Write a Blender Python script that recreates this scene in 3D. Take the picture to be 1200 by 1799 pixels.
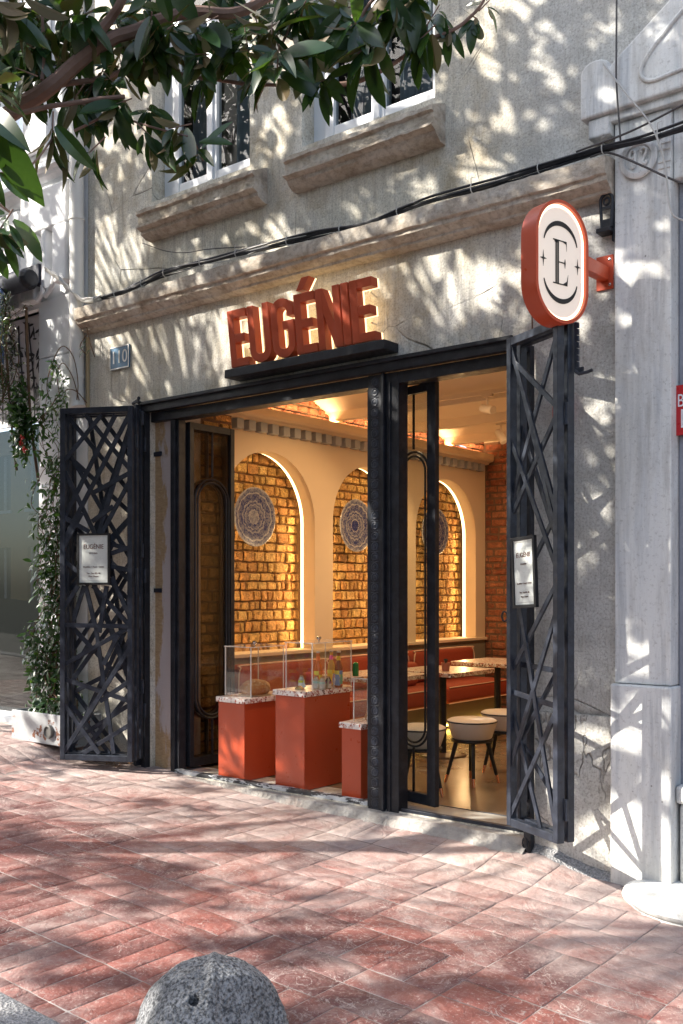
import bpy, bmesh, math, random
from mathutils import Vector, Matrix, noise
R = math.radians
random.seed(11)
scene = bpy.context.scene
for o in list(bpy.data.objects):
    bpy.data.objects.remove(o)

# ------------------------------------------------------------------ camera, sky, sun, exposure
CAM_D, CAM_H, YAW, FPX = 5.3, 1.445, R(38.93), 1757.0
cd = bpy.data.cameras.new("camera")
cam = bpy.data.objects.new("camera", cd)
scene.collection.objects.link(cam)
cam.location = (0, -CAM_D, CAM_H)
cam.rotation_euler = (R(90), 0, YAW)
cd.sensor_fit = 'VERTICAL'
cd.sensor_height = 36.0
cd.sensor_width = 24.0
cd.lens = FPX / 1799 * 36.0
cd.shift_y = 136.2 / 1799
cd.clip_start, cd.clip_end = 0.05, 500
scene.camera = cam

M_AZ, EL = 1.0, R(35.0)
hx, hy = M_AZ / math.hypot(M_AZ, 1), 1 / math.hypot(M_AZ, 1)
SUN_D = Vector((hx * math.cos(EL), hy * math.cos(EL), -math.sin(EL)))
w = bpy.data.worlds.new("World")
scene.world = w
w.use_nodes = True
nt = w.node_tree
bg = nt.nodes["Background"]
sky = nt.nodes.new("ShaderNodeTexSky")
sky.sky_type = 'NISHITA'
sky.sun_disc = False
sky.sun_elevation = EL
sky.sun_rotation = math.atan2(-SUN_D.x, -SUN_D.y)
sky.air_density = 1.0
sky.dust_density = 2.2
hs = nt.nodes.new("ShaderNodeHueSaturation")      # thin high haze: the sky over the street is paler than a clear one
hs.inputs["Saturation"].default_value = .75
nt.links.new(sky.outputs[0], hs.inputs["Color"])
nt.links.new(hs.outputs[0], bg.inputs[0])
bg.inputs[1].default_value = 0.15
sd = bpy.data.lights.new("sun", 'SUN')
sd.energy = 4.8
sd.angle = R(0.53)
sd.color = (1.0, 0.93, 0.82)
sun = bpy.data.objects.new("sun", sd)
scene.collection.objects.link(sun)
sun.rotation_euler = SUN_D.to_track_quat('-Z', 'Y').to_euler()
sun.location = (-20, -10, 20)
scene.view_settings.view_transform = 'Standard'
scene.view_settings.look = 'None'
scene.view_settings.gamma = 1.0
scene.view_settings.exposure = 1.45
scene.cycles.use_denoising = True
scene.cycles.max_bounces = 10
scene.cycles.transparent_max_bounces = 16
scene.cycles.sample_clamp_indirect = 6.0

# ------------------------------------------------------------------ helpers
class MB:
    """collects geometry in world metres"""
    def __init__(s):
        s.v, s.f, s.t = [], [], []
    def add(s, vs, fs, tint=None):
        b = len(s.v)
        s.v += [tuple(v) for v in vs]
        s.f += [tuple(b + i for i in f) for f in fs]
        if tint is not None:
            while len(s.t) < b: s.t.append(0.5)
            s.t += [tint] * len(vs)
        return s
    def box(s, x0, x1, y0, y1, z0, z1, M=None, tint=None):
        vs = [Vector((x, y, z)) for x in (x0, x1) for y in (y0, y1) for z in (z0, z1)]
        if M is not None: vs = [M @ v for v in vs]
        return s.add(vs, [(0, 1, 3, 2), (4, 6, 7, 5), (0, 4, 5, 1), (2, 3, 7, 6), (0, 2, 6, 4), (1, 5, 7, 3)], tint)
    def tube(s, pts, r, n=8, cap=True):
        pts = [Vector(p) for p in pts]
        rr = r if isinstance(r, (list, tuple)) else [r] * len(pts)
        vs, fs = [], []
        up = None
        for i, p in enumerate(pts):
            d = (pts[min(i + 1, len(pts) - 1)] - pts[max(i - 1, 0)])
            d = d.normalized() if d.length > 1e-9 else Vector((0, 0, 1))
            if up is None:
                up = Vector((0, 0, 1)) if abs(d.z) < .9 else Vector((1, 0, 0))
            a = d.cross(up)
            if a.length < 1e-4: a = d.cross(Vector((0.3, 1, 0.2)))
            a.normalize()
            b = a.cross(d).normalized()
            up = b
            for k in range(n):
                t = 2 * math.pi * k / n
                vs.append(p + (a * math.cos(t) + b * math.sin(t)) * rr[i])
        for i in range(len(pts) - 1):
            for k in range(n):
                k2 = (k + 1) % n
                fs.append((i * n + k, i * n + k2, (i + 1) * n + k2, (i + 1) * n + k))
        if cap:
            fs.append(tuple(range(n))[::-1])
            fs.append(tuple((len(pts) - 1) * n + k for k in range(n)))
        return s.add(vs, fs)
    def bar(s, a, b, w, t, up=(0, 1, 0)):
        """flat bar from a to b, width w, thickness t along 'up'"""
        a, b = Vector(a), Vector(b)
        d = (b - a).normalized()
        u = Vector(up)
        u = (u - d * u.dot(d)).normalized()
        c = d.cross(u)
        vs = [p + c * (w / 2 * i) + u * (t / 2 * j) for p in (a, b) for i in (-1, 1) for j in (-1, 1)]
        return s.add(vs, [(0, 1, 3, 2), (4, 6, 7, 5), (0, 4, 5, 1), (2, 3, 7, 6), (0, 2, 6, 4), (1, 5, 7, 3)])
    def lathe(s, prof, c=(0, 0, 0), n=28, M=None):
        c = Vector(c)
        vs, fs = [], []
        for r, z in prof:
            for k in range(n):
                t = 2 * math.pi * k / n
                p = Vector((r * math.cos(t), r * math.sin(t), z))
                if M is not None: p = M @ p
                vs.append(p + c)
        for i in range(len(prof) - 1):
            for k in range(n):
                k2 = (k + 1) % n
                fs.append((i * n + k, i * n + k2, (i + 1) * n + k2, (i + 1) * n + k))
        if prof[0][0] > 1e-5: fs.append(tuple(range(n))[::-1])
        if prof[-1][0] > 1e-5: fs.append(tuple((len(prof) - 1) * n + k for k in range(n)))
        return s.add(vs, fs)
    def prism(s, poly, fn, d0, d1):
        """poly 2D outline (ccw), fn(u,v,d)->xyz, extruded between depths d0 and d1"""
        n = len(poly)
        vs = [fn(u, v, d0) for u, v in poly] + [fn(u, v, d1) for u, v in poly]
        fs = [tuple(range(n))[::-1], tuple(range(n, 2 * n))]
        fs += [(i, (i + 1) % n, n + (i + 1) % n, n + i) for i in range(n)]
        return s.add(vs, fs)
    def quad(s, a, b, c, d):
        return s.add([a, b, c, d], [(0, 1, 2, 3)])
    def build(s, name, mat, parent=None, origin=None, smooth=False, bevel=0.0, subd=0, fixn=True):
        me = bpy.data.meshes.new(name)
        o0 = Vector(origin) if origin is not None else Vector((0, 0, 0))
        me.from_pydata([tuple(Vector(v) - o0) for v in s.v], [], s.f)
        if s.t:
            while len(s.t) < len(s.v): s.t.append(0.5)
            at = me.attributes.new("tint", 'FLOAT', 'POINT')
            at.data.foreach_set("value", s.t)
        bm = bmesh.new()
        bm.from_mesh(me)
        if fixn: bmesh.ops.recalc_face_normals(bm, faces=bm.faces)
        if smooth:
            for f in bm.faces: f.smooth = True
            for e in bm.edges:
                if len(e.link_faces) == 2 and e.calc_face_angle(0) > R(38): e.smooth = False
        bm.to_mesh(me)
        bm.free()
        me.materials.append(mat)
        o = bpy.data.objects.new(name, me)
        scene.collection.objects.link(o)
        if parent is not None: o.parent = parent
        else: o.location = o0
        if bevel > 0:
            m = o.modifiers.new("bevel", 'BEVEL')
            m.width, m.segments, m.limit_method = bevel, 2, 'ANGLE'
        if subd:
            m = o.modifiers.new("subd", 'SUBSURF')
            m.levels = m.render_levels = subd
        return o

def tag(o, label=None, cat=None, group=None, kind=None):
    if label: o["label"] = label
    if cat: o["category"] = cat
    if group: o["group"] = group
    if kind: o["kind"] = kind
    return o
def thing(name, label, cat, loc, group=None, rz=0):
    e = bpy.data.objects.new(name, None)
    e.empty_display_size = 0.1
    scene.collection.objects.link(e)
    e.location = loc
    e.rotation_euler = (0, 0, rz)
    e["o"] = 1
    del e["o"]
    return tag(e, label, cat, group)
def origin_of(o):
    while o.parent is not None: o = o.parent
    return o.location.copy()
SPLIT = set('rule_line frame_post hinge fluting room_wall gate_post curtain raised_panel quoin_panel door_track bolt chain_link pipe_clip ceiling_beam hanging_screen stand_off plate_hook led_strip reveal bracket moulding_band baluster_curl cable_tie latch window_panes relief_scroll number_relief loose_wire'.split())
def islands(mb):
    par = list(range(len(mb.v)))
    def find(a):
        while par[a] != a:
            par[a] = par[par[a]]; a = par[a]
        return a
    key = {}
    for i, v in enumerate(mb.v):
        k = (round(v[0], 5), round(v[1], 5), round(v[2], 5))
        if k in key: par[find(i)] = find(key[k])
        else: key[k] = i
    for f in mb.f:
        r = find(f[0])
        for i in f[1:]: par[find(i)] = r
    out = {}
    for f in mb.f: out.setdefault(find(f[0]), []).append(f)
    res = []
    for fs in out.values():
        m, mp = MB(), {}
        for f in fs:
            for i in f:
                if i not in mp: mp[i] = len(m.v); m.v.append(mb.v[i])
            m.f.append(tuple(mp[i] for i in f))
        res.append(m)
    return res
def part(name, mb, mat, parent, **k):
    if name in SPLIT and not mb.t:
        o = None
        for m in islands(mb): o = m.build(name, mat, parent, origin_of(parent), **k)
        return o
    return mb.build(name, mat, parent, origin_of(parent), **k)
def solo(name, mb, mat, label, cat, loc, group=None, **k):
    return tag(mb.build(name, mat, None, loc, **k), label, cat, group)
def struct(name, mb, mat, **k):
    return tag(mb.build(name, mat, None, None, **k), kind='structure')
def copy_tree(o, parent=None):
    c = o.copy()
    scene.collection.objects.link(c)
    c.parent = parent
    for ch in list(o.children): copy_tree(ch, c)
    return c
def text(body, size, mat, parent, M, ext=0.0008, name='lettering', align='CENTER', sx=1.0):
    cu = bpy.data.curves.new(name, 'FONT')
    cu.body, cu.size, cu.extrude = body, size, ext
    cu.align_x = align
    cu.align_y = 'CENTER'
    cu.materials.append(mat)
    o = bpy.data.objects.new(name, cu)
    scene.collection.objects.link(o)
    o.parent = parent
    M = Matrix.Translation(-origin_of(parent)) @ M @ Matrix.Diagonal((sx, 1, 1, 1)) if parent is not None else M
    dg = bpy.context.evaluated_depsgraph_get()
    me = bpy.data.meshes.new_from_object(o.evaluated_get(dg))
    bpy.data.objects.remove(o)
    o = bpy.data.objects.new(name, me)
    scene.collection.objects.link(o)
    o.parent = parent
    if not me.materials: me.materials.append(mat)
    o.matrix_local = M
    return o
def facing(x, y, z, az=0.0):
    """matrix of writing on a vertical face that looks toward -y, turned by az about z"""
    return Matrix.Translation((x, y, z)) @ Matrix.Rotation(az, 4, 'Z') @ Matrix.Rotation(R(90), 4, 'X')
def curve_pts(ctrl, n=6):
    """Catmull-Rom through control points"""
    P = [Vector(c) for c in ctrl]
    P = [P[0] * 2 - P[1]] + P + [P[-1] * 2 - P[-2]]
    out = []
    for i in range(1, len(P) - 2):
        for k in range(n):
            t = k / n
            a, b, c, d = P[i - 1], P[i], P[i + 1], P[i + 2]
            out.append(0.5 * ((2 * b) + (c - a) * t + (2 * a - 5 * b + 4 * c - d) * t * t + (3 * b - a - 3 * c + d) * t ** 3))
    out.append(P[-2])
    return out

# ------------------------------------------------------------------ materials
def mat(name, base=(.5, .5, .5), rough=.6, metal=0.0, spec=None):
    m = bpy.data.materials.new(name)
    m.use_nodes = True
    b = m.node_tree.nodes["Principled BSDF"]
    b.inputs["Base Color"].default_value = (*base, 1)
    b.inputs["Roughness"].default_value = rough
    b.inputs["Metallic"].default_value = metal
    if spec is not None: b.inputs["Specular IOR Level"].default_value = spec
    return m
class NG:
    def __init__(s, m):
        s.m, s.nt = m, m.node_tree
        s.b = s.nt.nodes["Principled BSDF"]
        s.co = s.nt.nodes.new("ShaderNodeTexCoord")
    def n(s, t, **k):
        q = s.nt.nodes.new(t)
        for a, b in k.items(): setattr(q, a, b)
        return q
    def l(s, a, b): s.nt.links.new(a, b)
    def mapping(s, scale=(1, 1, 1), rot=(0, 0, 0), src=None, coord="Object"):
        q = s.n("ShaderNodeMapping")
        q.inputs["Scale"].default_value = scale
        q.inputs["Rotation"].default_value = rot
        s.l(src if src is not None else s.co.outputs[coord], q.inputs["Vector"])
        return q.outputs[0]
    def noise(s, scale, detail=6, rough=.6, vec=None, dist=0.0):
        q = s.n("ShaderNodeTexNoise")
        q.inputs["Scale"].default_value = scale
        q.inputs["Detail"].default_value = detail
        q.inputs["Roughness"].default_value = rough
        q.inputs["Distortion"].default_value = dist
        s.l(vec if vec is not None else s.co.outputs["Object"], q.inputs["Vector"])
        return q.outputs["Fac"]
    def voro(s, scale, feature='F1', out="Distance", vec=None, rnd=1.0):
        q = s.n("ShaderNodeTexVoronoi", feature=feature)
        q.inputs["Scale"].default_value = scale
        q.inputs["Randomness"].default_value = rnd
        s.l(vec if vec is not None else s.co.outputs["Object"], q.inputs["Vector"])
        return q.outputs[out]
    def ramp(s, fac, stops, interp='LINEAR'):
        q = s.n("ShaderNodeValToRGB")
        r = q.color_ramp
        r.interpolation = interp
        while len(r.elements) < len(stops): r.elements.new(.5)
        for e, (p, c) in zip(r.elements, stops):
            e.position = p
            e.color = (*c, 1) if isinstance(c, tuple) else (c, c, c, 1)
        s.l(fac, q.inputs[0])
        return q.outputs[0]
    def mix(s, fac, a, b, blend='MIX'):
        q = s.n("ShaderNodeMix", data_type='RGBA', blend_type=blend)
        for inp, v in ((q.inputs[0], fac), (q.inputs[6], a), (q.inputs[7], b)):
            if isinstance(v, (int, float)): inp.default_value = v
            elif isinstance(v, tuple): inp.default_value = (*v, 1)
            else: s.l(v, inp)
        return q.outputs[2]
    def math(s, op, a, b=0.0, clamp=False):
        q = s.n("ShaderNodeMath", operation=op, use_clamp=clamp)
        for inp, v in ((q.inputs[0], a), (q.inputs[1], b)):
            if isinstance(v, (int, float)): inp.default_value = v
            else: s.l(v, inp)
        return q.outputs[0]
    def bump(s, h, strength=.3, dist=.01):
        q = s.n("ShaderNodeBump")
        q.inputs["Strength"].default_value = strength
        q.inputs["Distance"].default_value = dist
        s.l(h, q.inputs["Height"])
        s.l(q.outputs[0], s.b.inputs["Normal"])
        return q
    def col(s, c): s.l(c, s.b.inputs["Base Color"])
    def rgh(s, c): s.l(c, s.b.inputs["Roughness"])
    def attr(s, name="tint"):
        q = s.n("ShaderNodeAttribute", attribute_name=name)
        return q.outputs["Fac"]
    def xyz(s):
        q = s.n("ShaderNodeSeparateXYZ")
        s.l(s.co.outputs["Object"], q.inputs[0])
        return q.outputs

def m_plaster():
    m = mat("weathered_render", rough=.9)
    g = NG(m)
    big = g.noise(1.5, 9, .72, g.mapping((1, 1, .6)), .9)
    mid = g.noise(5, 8, .7, g.mapping((1.4, 1, .7)), .4)
    fine = g.noise(70, 5, .7)
    streak = g.noise(9, 5, .6, g.mapping((2.4, 1, .18)))
    comb = g.noise(80, 4, .6, g.mapping((1, 1, .10), (0, R(11), 0)), .5)
    c = g.ramp(big, [(.28, (.34, .29, .21)), (.41, (.54, .485, .385)), (.50, (.65, .615, .525)), (.64, (.76, .74, .68))])
    c = g.mix(g.ramp(mid, [(.44, 0.), (.60, .6)]), c, (.63, .605, .54))
    c = g.mix(g.ramp(g.noise(2.3, 7, .7, g.mapping((1, 1, 1), (.3, .2, 1))), [(.50, 0.), (.68, .8)]), c, (.40, .32, .205))
    c = g.mix(g.ramp(streak, [(.5, 0.), (.78, .6)]), c, (.20, .18, .15))
    c = g.mix(g.ramp(g.noise(3.1, 4, .5, g.mapping((1, 1, 1), (1, 1, 1))), [(.60, 0.), (.63, .6)]), c, (.56, .54, .50))
    x = g.xyz()
    # old cement repair: plain greyer render on the right hand pier, wear with a shape of its own
    pier = g.math('MULTIPLY', g.math('SUBTRACT', x[0], 1.55), 2.2, True)
    grey = g.ramp(g.noise(4, 8, .7), [(.3, (.32, .32, .31)), (.5, (.54, .54, .52)), (.7, (.66, .66, .64))])
    c = g.mix(g.math('MULTIPLY', pier, .8), c, grey)
    c = g.mix(g.ramp(fine, [(.32, .65), (.52, 0.)]), c, (.17, .155, .13))
    pits = g.voro(55, vec=g.mapping((1, 1, 1)))
    c = g.mix(g.ramp(pits, [(.05, .7), (.11, 0.)]), c, (.09, .08, .07))
    cr = g.voro(1.15, 'DISTANCE_TO_EDGE', vec=g.mix(.16, g.co.outputs["Object"], g.n("ShaderNodeTexNoise").outputs["Color"]))
    crk = g.math('MULTIPLY', g.ramp(cr, [(.0, 1.), (.0030, 0.)]), g.ramp(g.noise(.9, 3), [(.52, 0.), (.6, 1.)]))
    c = g.mix(g.math('MULTIPLY', crk, .6), c, (.08, .07, .06))
    c = g.mix(g.ramp(comb, [(.36, .22), (.48, 0.)]), c, (.27, .24, .19))
    g.col(c)
    h = g.math('ADD', g.math('MULTIPLY', fine, .35), g.math('MULTIPLY', g.noise(14, 8, .7), .8))
    h = g.math('ADD', h, g.math('MULTIPLY', comb, .35))
    h = g.math('SUBTRACT', h, g.math('MULTIPLY', crk, .8))
    g.bump(h, .95, .016)
    return m
def m_stone_trim():
    m = mat("sandstone_trim", rough=.9)
    g = NG(m)
    n1 = g.noise(3.5, 8, .7, g.mapping((1, 1, 1.5)), .5)
    c = g.ramp(n1, [(.28, (.22, .19, .155)), (.42, (.42, .355, .28)), (.54, (.53, .475, .40)), (.70, (.60, .58, .53))])
    c = g.mix(g.ramp(g.noise(24, 6, .7), [(.3, .6), (.55, 0.)]), c, (.13, .11, .09))
    g.col(c)
    g.bump(g.math('ADD', g.noise(30, 8, .75), g.noise(7, 5, .6)), .8, .014)
    return m
def m_marble():
    m = mat("grey_marble", rough=.5)
    g = NG(m)
    v = g.noise(3.4, 9, .66, g.mapping((2.6, 1, .20), (0, R(4), 0)), .3)
    c = g.ramp(v, [(.32, (.34, .36, .38)), (.42, (.52, .54, .55)), (.52, (.70, .71, .70)), (.75, (.78, .785, .75))])
    c = g.mix(g.ramp(g.noise(1.4, 8, .7, g.mapping((1, 1, .5)), .6), [(.46, 0.), (.68, .6)]), c, (.55, .51, .43))
    c = g.mix(g.ramp(g.noise(42, 6, .75), [(.30, .7), (.46, 0.)]), c, (.32, .31, .29))
    c = g.mix(g.ramp(g.noise(2.6, 8, .75, g.mapping((3, 1, .35), (0, 0, .4))), [(.50, 0.), (.66, .55)]), c, (.36, .35, .325))
    foot = g.math('MULTIPLY', g.math('SUBTRACT', .35, g.math('ADD', g.xyz()[2], g.math('MULTIPLY', g.noise(7, 6, .7), .45))), 2.2, True)
    c = g.mix(g.math('MULTIPLY', foot, .5), c, (.30, .27, .23))
    ch = g.voro(9, vec=g.mapping((1, 1, 1), (.2, .1, .4)))
    c = g.mix(g.ramp(ch, [(.035, .8), (.055, 0.)]), c, (.16, .155, .15))
    g.col(c)
    g.rgh(g.ramp(g.noise(6), [(.3, .45), (.7, .75)]))
    g.bump(g.math('ADD', g.noise(35, 7, .7), g.math('MULTIPLY', g.noise(6, 5, .6), 1.5)), .3, .008)
    return m
def m_iron(name="black_iron", base=(.011, .0125, .017), rough=.42):
    m = mat(name, base, rough, spec=.35)
    g = NG(m)
    c = g.mix(g.ramp(g.noise(11, 6, .7), [(.45, 0.), (.75, .8)]), base, tuple(b * 2.6 + .004 for b in base))
    c = g.mix(g.ramp(g.noise(70, 4, .6), [(.68, 0.), (.76, .6)]), c, (.12, .11, .10))
    g.col(c)
    g.rgh(g.ramp(g.noise(25, 5), [(.3, rough - .1), (.7, rough + .18)]))
    g.bump(g.noise(45, 5, .6), .14, .004)
    return m
def m_chipped():
    m = mat("chipped_black_paint", rough=.6)
    g = NG(m)
    k = g.ramp(g.noise(7, 8, .7, g.mapping((1, 1, 3))), [(.50, 0.), (.53, 1.)])
    g.col(g.mix(k, (.03, .032, .036), (.46, .48, .50)))
    g.bump(k, -.4, .003)
    return m
def m_paint(name, base, rough=.5, var=.12, bumpy=.1, scale=9):
    m = mat(name, base, rough)
    g = NG(m)
    dk = tuple(b * (1 - var) for b in base)
    lt = tuple(min(1, b * (1 + var)) for b in base)
    g.col(g.mix(g.noise(scale, 6, .65), dk, lt))
    g.rgh(g.ramp(g.noise(scale * 2, 4), [(.3, max(.05, rough - .08)), (.7, rough + .1)]))
    g.bump(g.noise(60, 4, .6), bumpy, .004)
    return m
def m_white_wall():
    m = mat("white_painted_masonry", rough=.7)
    g = NG(m)
    c = g.ramp(g.noise(2.5, 8, .7, g.mapping((1.5, 1, .6))), [(.3, (.60, .61, .63)), (.55, (.74, .75, .77)), (.8, (.80, .80, .81))])
    c = g.mix(g.ramp(g.noise(5, 7, .7, g.mapping((3, 1, .3))), [(.6, 0.), (.8, .5)]), c, (.40, .40, .40))
    g.col(c)
    g.bump(g.noise(18, 7, .6), .2, .008)
    return m
def m_brick(name, cols, mortar):
    m = mat(name, rough=.92)
    g = NG(m)
    t = g.attr()
    c = g.ramp(t, [(i / (len(cols) - 1), c) for i, c in enumerate(cols)])
    c = g.mix(g.ramp(g.noise(26, 7, .75), [(.35, .75), (.6, 0.)]), c, mortar)
    c = g.mix(g.ramp(g.noise(9, 6, .7), [(.5, 0.), (.8, .5)]), c, tuple(min(1, x * 1.5 + .05) for x in cols[-1]))
    g.col(c)
    g.bump(g.math('ADD', g.noise(30, 9, .78), g.math('MULTIPLY', g.voro(60), .5)), 1.0, .02)
    return m
def m_pavers():
    m = mat("stamped_red_paving", rough=.7)
    g = NG(m)
    t = g.attr()
    red = g.ramp(t, [(0, (.095, .042, .042)), (.35, (.155, .056, .050)), (.7, (.22, .072, .058)), (1, (.20, .11, .10))])
    wear = g.noise(2.2, 9, .72, None, .8)
    x = g.xyz()
    near = g.math('MULTIPLY', g.math('ADD', x[1], 1.75), .62, True)      # the colour grows paler towards the doorstep
    k = g.ramp(g.math('ADD', wear, g.math('MULTIPLY', near, .31)), [(.50, 0.), (.82, .92)])
    c = g.mix(k, red, (.44, .36, .335))
    c = g.mix(g.ramp(g.noise(58, 7, .8), [(.54, 0.), (.66, .7)]), c, (.46, .39, .36))
    vein = g.noise(7, 4, .5, None, 2.0)
    vk = g.ramp(g.math('ABSOLUTE', g.math('SUBTRACT', vein, .5)), [(.0, .9), (.008, .7), (.016, 0.)])
    vk = g.math('MULTIPLY', vk, g.ramp(g.noise(3, 2), [(.46, 0.), (.60, .7)]))
    c = g.mix(vk, c, (.48, .41, .38))
    c = g.mix(g.ramp(g.noise(5, 6, .6, g.mapping((1, 1, 1), (2, 1, 0))), [(.56, 0.), (.8, .45)]), c, (.10, .055, .06))
    g.col(c)
    g.rgh(g.ramp(g.noise(12, 5), [(.3, .5), (.7, .85)]))
    h = g.math('ADD', g.noise(22, 8, .7), g.math('MULTIPLY', g.noise(6, 4, .6, None, 1.5), 2.0))
    h = g.math('ADD', h, g.math('MULTIPLY', vk, .5))
    g.bump(h, .9, .008)
    return m
def m_mortar():
    m = mat("pale_joint_grout", rough=.95)
    g = NG(m)
    g.col(g.ramp(g.noise(1.6, 8, .75), [(.40, (.12, .085, .08)), (.50, (.30, .26, .245)), (.62, (.48, .44, .42))]))
    g.bump(g.noise(60, 6, .7), .6, .006)
    return m
def m_granite(name, a, b, bump=.9):
    m = mat(name, rough=.9)
    g = NG(m)
    c = g.ramp(g.noise(75, 4, .65), [(.38, a), (.58, b)])
    c = g.mix(g.ramp(g.noise(4, 7, .7), [(.4, .5), (.7, 0.)]), c, tuple(x * .55 for x in a))
    g.col(c)
    g.bump(g.math('ADD', g.noise(70, 5, .6), g.math('MULTIPLY', g.voro(75), .9)), bump, .012)
    return m
def m_terrazzo(name, ground, warm=False):
    m = mat(name, rough=.3)
    g = NG(m)
    r = g.voro(60, out="Color")
    cell = g.n("ShaderNodeSeparateColor")
    g.l(r, cell.inputs[0])
    d = g.voro(60, 'DISTANCE_TO_EDGE')
    chip = g.ramp(cell.outputs[0], [(0, (.75, .70, .66)), (.25, (.80, .75, .70)), (.26, (.30, .055, .03)), (.5, (.36, .08, .05)),
                                  (.51, (.55, .35, .28)), (.70, (.12, .06, .045)), (.78, (.78, .74, .70)), (1, (.60, .48, .42))], 'CONSTANT')
    g.col(g.mix(g.ramp(d, [(.06, 0.), (.11, 1.)]), ground, chip))
    return m
def m_leaf(name, top, under, trans=.25):
    m = mat(name, top, .32)
    g = NG(m)
    t = g.attr()
    c = g.ramp(t, [(0, tuple(x * .55 for x in top)), (.6, top), (.9, (top[0] * 1.9, top[1] * 1.7, top[2] * 1.2)), (1, (top[0] * 3.2, top[1] * 1.9, top[2] * 1.2))])
    c = g.mix(g.ramp(g.noise(30, 4), [(.4, 0.), (.7, .35)]), c, tuple(x * .5 for x in top))
    geo = g.n("ShaderNodeNewGeometry")
    c = g.mix(geo.outputs["Backfacing"], c, under)
    g.col(c)
    g.rgh(g.math('ADD', g.math('MULTIPLY', geo.outputs["Backfacing"], .35), .27))
    tr = g.n("ShaderNodeBsdfTranslucent")
    tr.inputs["Color"].default_value = (top[0] * 4 + .05, top[1] * 4.2 + .07, top[2] * 1.2, 1)
    mx = g.n("ShaderNodeMixShader")
    mx.inputs[0].default_value = trans
    out = g.nt.nodes["Material Output"]
    g.l(g.b.outputs[0], mx.inputs[1])
    g.l(tr.outputs[0], mx.inputs[2])
    g.l(mx.outputs[0], out.inputs["Surface"])
    return m
def m_glass(name, tint=(1, 1, 1), alpha=.12, rough=.0, gloss=1.0):
    """thin pane: fresnel-weighted mirror over clear"""
    m = bpy.data.materials.new(name)
    m.use_nodes = True
    nt = m.node_tree
    nt.nodes.clear()
    out = nt.nodes.new("ShaderNodeOutputMaterial")
    t = nt.nodes.new("ShaderNodeBsdfTransparent")
    t.inputs[0].default_value = (*tint, 1)
    gl = nt.nodes.new("ShaderNodeBsdfGlossy")
    gl.inputs["Roughness"].default_value = rough
    gl.inputs[0].default_value = (gloss, gloss, gloss, 1)
    fr = nt.nodes.new("ShaderNodeLayerWeight")
    fr.inputs[0].default_value = .5
    pw = nt.nodes.new("ShaderNodeMath"); pw.operation = 'POWER'; pw.inputs[1].default_value = 3.0
    nt.links.new(fr.outputs["Facing"], pw.inputs[0])
    ma = nt.nodes.new("ShaderNodeMath"); ma.operation = 'MULTIPLY_ADD'; ma.use_clamp = True
    ma.inputs[1].default_value = .9
    ma.inputs[2].default_value = alpha
    nt.links.new(pw.outputs[0], ma.inputs[0])
    mx = nt.nodes.new("ShaderNodeMixShader")
    nt.links.new(ma.outputs[0], mx.inputs[0])
    nt.links.new(t.outputs[0], mx.inputs[1])
    nt.links.new(gl.outputs[0], mx.inputs[2])
    nt.links.new(mx.outputs[0], out.inputs[0])
    return m
def m_emit(name, col, strength):
    m = mat(name, col, .5)
    b = m.node_tree.nodes["Principled BSDF"]
    b.inputs["Emission Color"].default_value = (*col, 1)
    b.inputs["Emission Strength"].default_value = strength
    return m

PLASTER, TRIM, MARBLE, IRON = m_plaster(), m_stone_trim(), m_marble(), m_iron()
IRON2 = m_iron("bluish_black_iron", (.016, .020, .030), .38)
CHIP, WHITEWALL = m_chipped(), m_white_wall()
WHITE = m_paint("white_joinery_paint", (.74, .76, .79), .4, .06)
PIPEW = m_paint("cream_white_pipe_paint", (.70, .69, .66), .45, .08)
GREYMARB = m_paint("streaked_grey_stone", (.27, .285, .33), .6, .35, .2, 4)
PILLAR = mat("flaking_pink_plaster", rough=.85)
g = NG(PILLAR)
_k = g.ramp(g.math('ADD', g.noise(2.2, 7, .7, g.mapping((1.5, 1, .5))), g.math('MULTIPLY', g.math('ADD', g.xyz()[0], 1.43), -.9)), [(.50, 0.), (.56, 1.)])
g.col(g.mix(_k, (.52, .46, .45), g.ramp(g.noise(20, 6, .7, g.mapping((1, 1, 3))), [(.3, (.30, .19, .10)), (.7, (.52, .38, .22))])))
g.bump(g.math('ADD', g.noise(25, 7, .7, g.mapping((.4, 1, 2.5))), _k), .6, .01)
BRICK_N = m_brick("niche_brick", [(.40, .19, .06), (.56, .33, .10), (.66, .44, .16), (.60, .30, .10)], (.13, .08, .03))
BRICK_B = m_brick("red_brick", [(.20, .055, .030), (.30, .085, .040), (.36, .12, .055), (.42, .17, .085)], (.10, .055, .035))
MORT_N = m_paint("niche_mortar", (.20, .11, .05), .95, .4, .9, 20)
MORT_B = m_paint("brick_mortar", (.15, .085, .055), .95, .4, .9, 20)
CREAM = m_paint("cream_wall_paint", (.66, .53, .37), .75, .04, .05)
CREAMC = m_paint("cream_ceiling_paint", (.70, .59, .44), .75, .04, .05)
TAUPE = m_paint("taupe_wainscot_paint", (.20, .175, .13), .6, .06, .05)
DENTIL = m_paint("shaded_dentil_cream", (.34, .36, .38), .7, .05, .05)  # shade on the cream dentils put into their colour as blue-grey
TERRA = m_paint("terracotta_lacquer", (.42, .060, .020), .34, .06, .03)
LETTER = m_paint("brick_red_metal_paint", (.43, .068, .024), .38, .12, .06, 14)
SIGNRED = m_paint("orange_red_powder_coat", (.50, .07, .025), .35, .06, .04)
FABRIC = m_paint("rust_red_upholstery", (.27, .040, .014), .8, .1, .25, 30)
PIPING = m_paint("cream_piping", (.65, .45, .33), .7, .05)
STOOLW = m_paint("ivory_leather", (.60, .52, .44), .38, .06, .06)
COPPER = mat("copper_tip", (.75, .36, .22), .25, 1.0)
BRASS = mat("brass", (.75, .55, .20), .22, 1.0)
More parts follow.
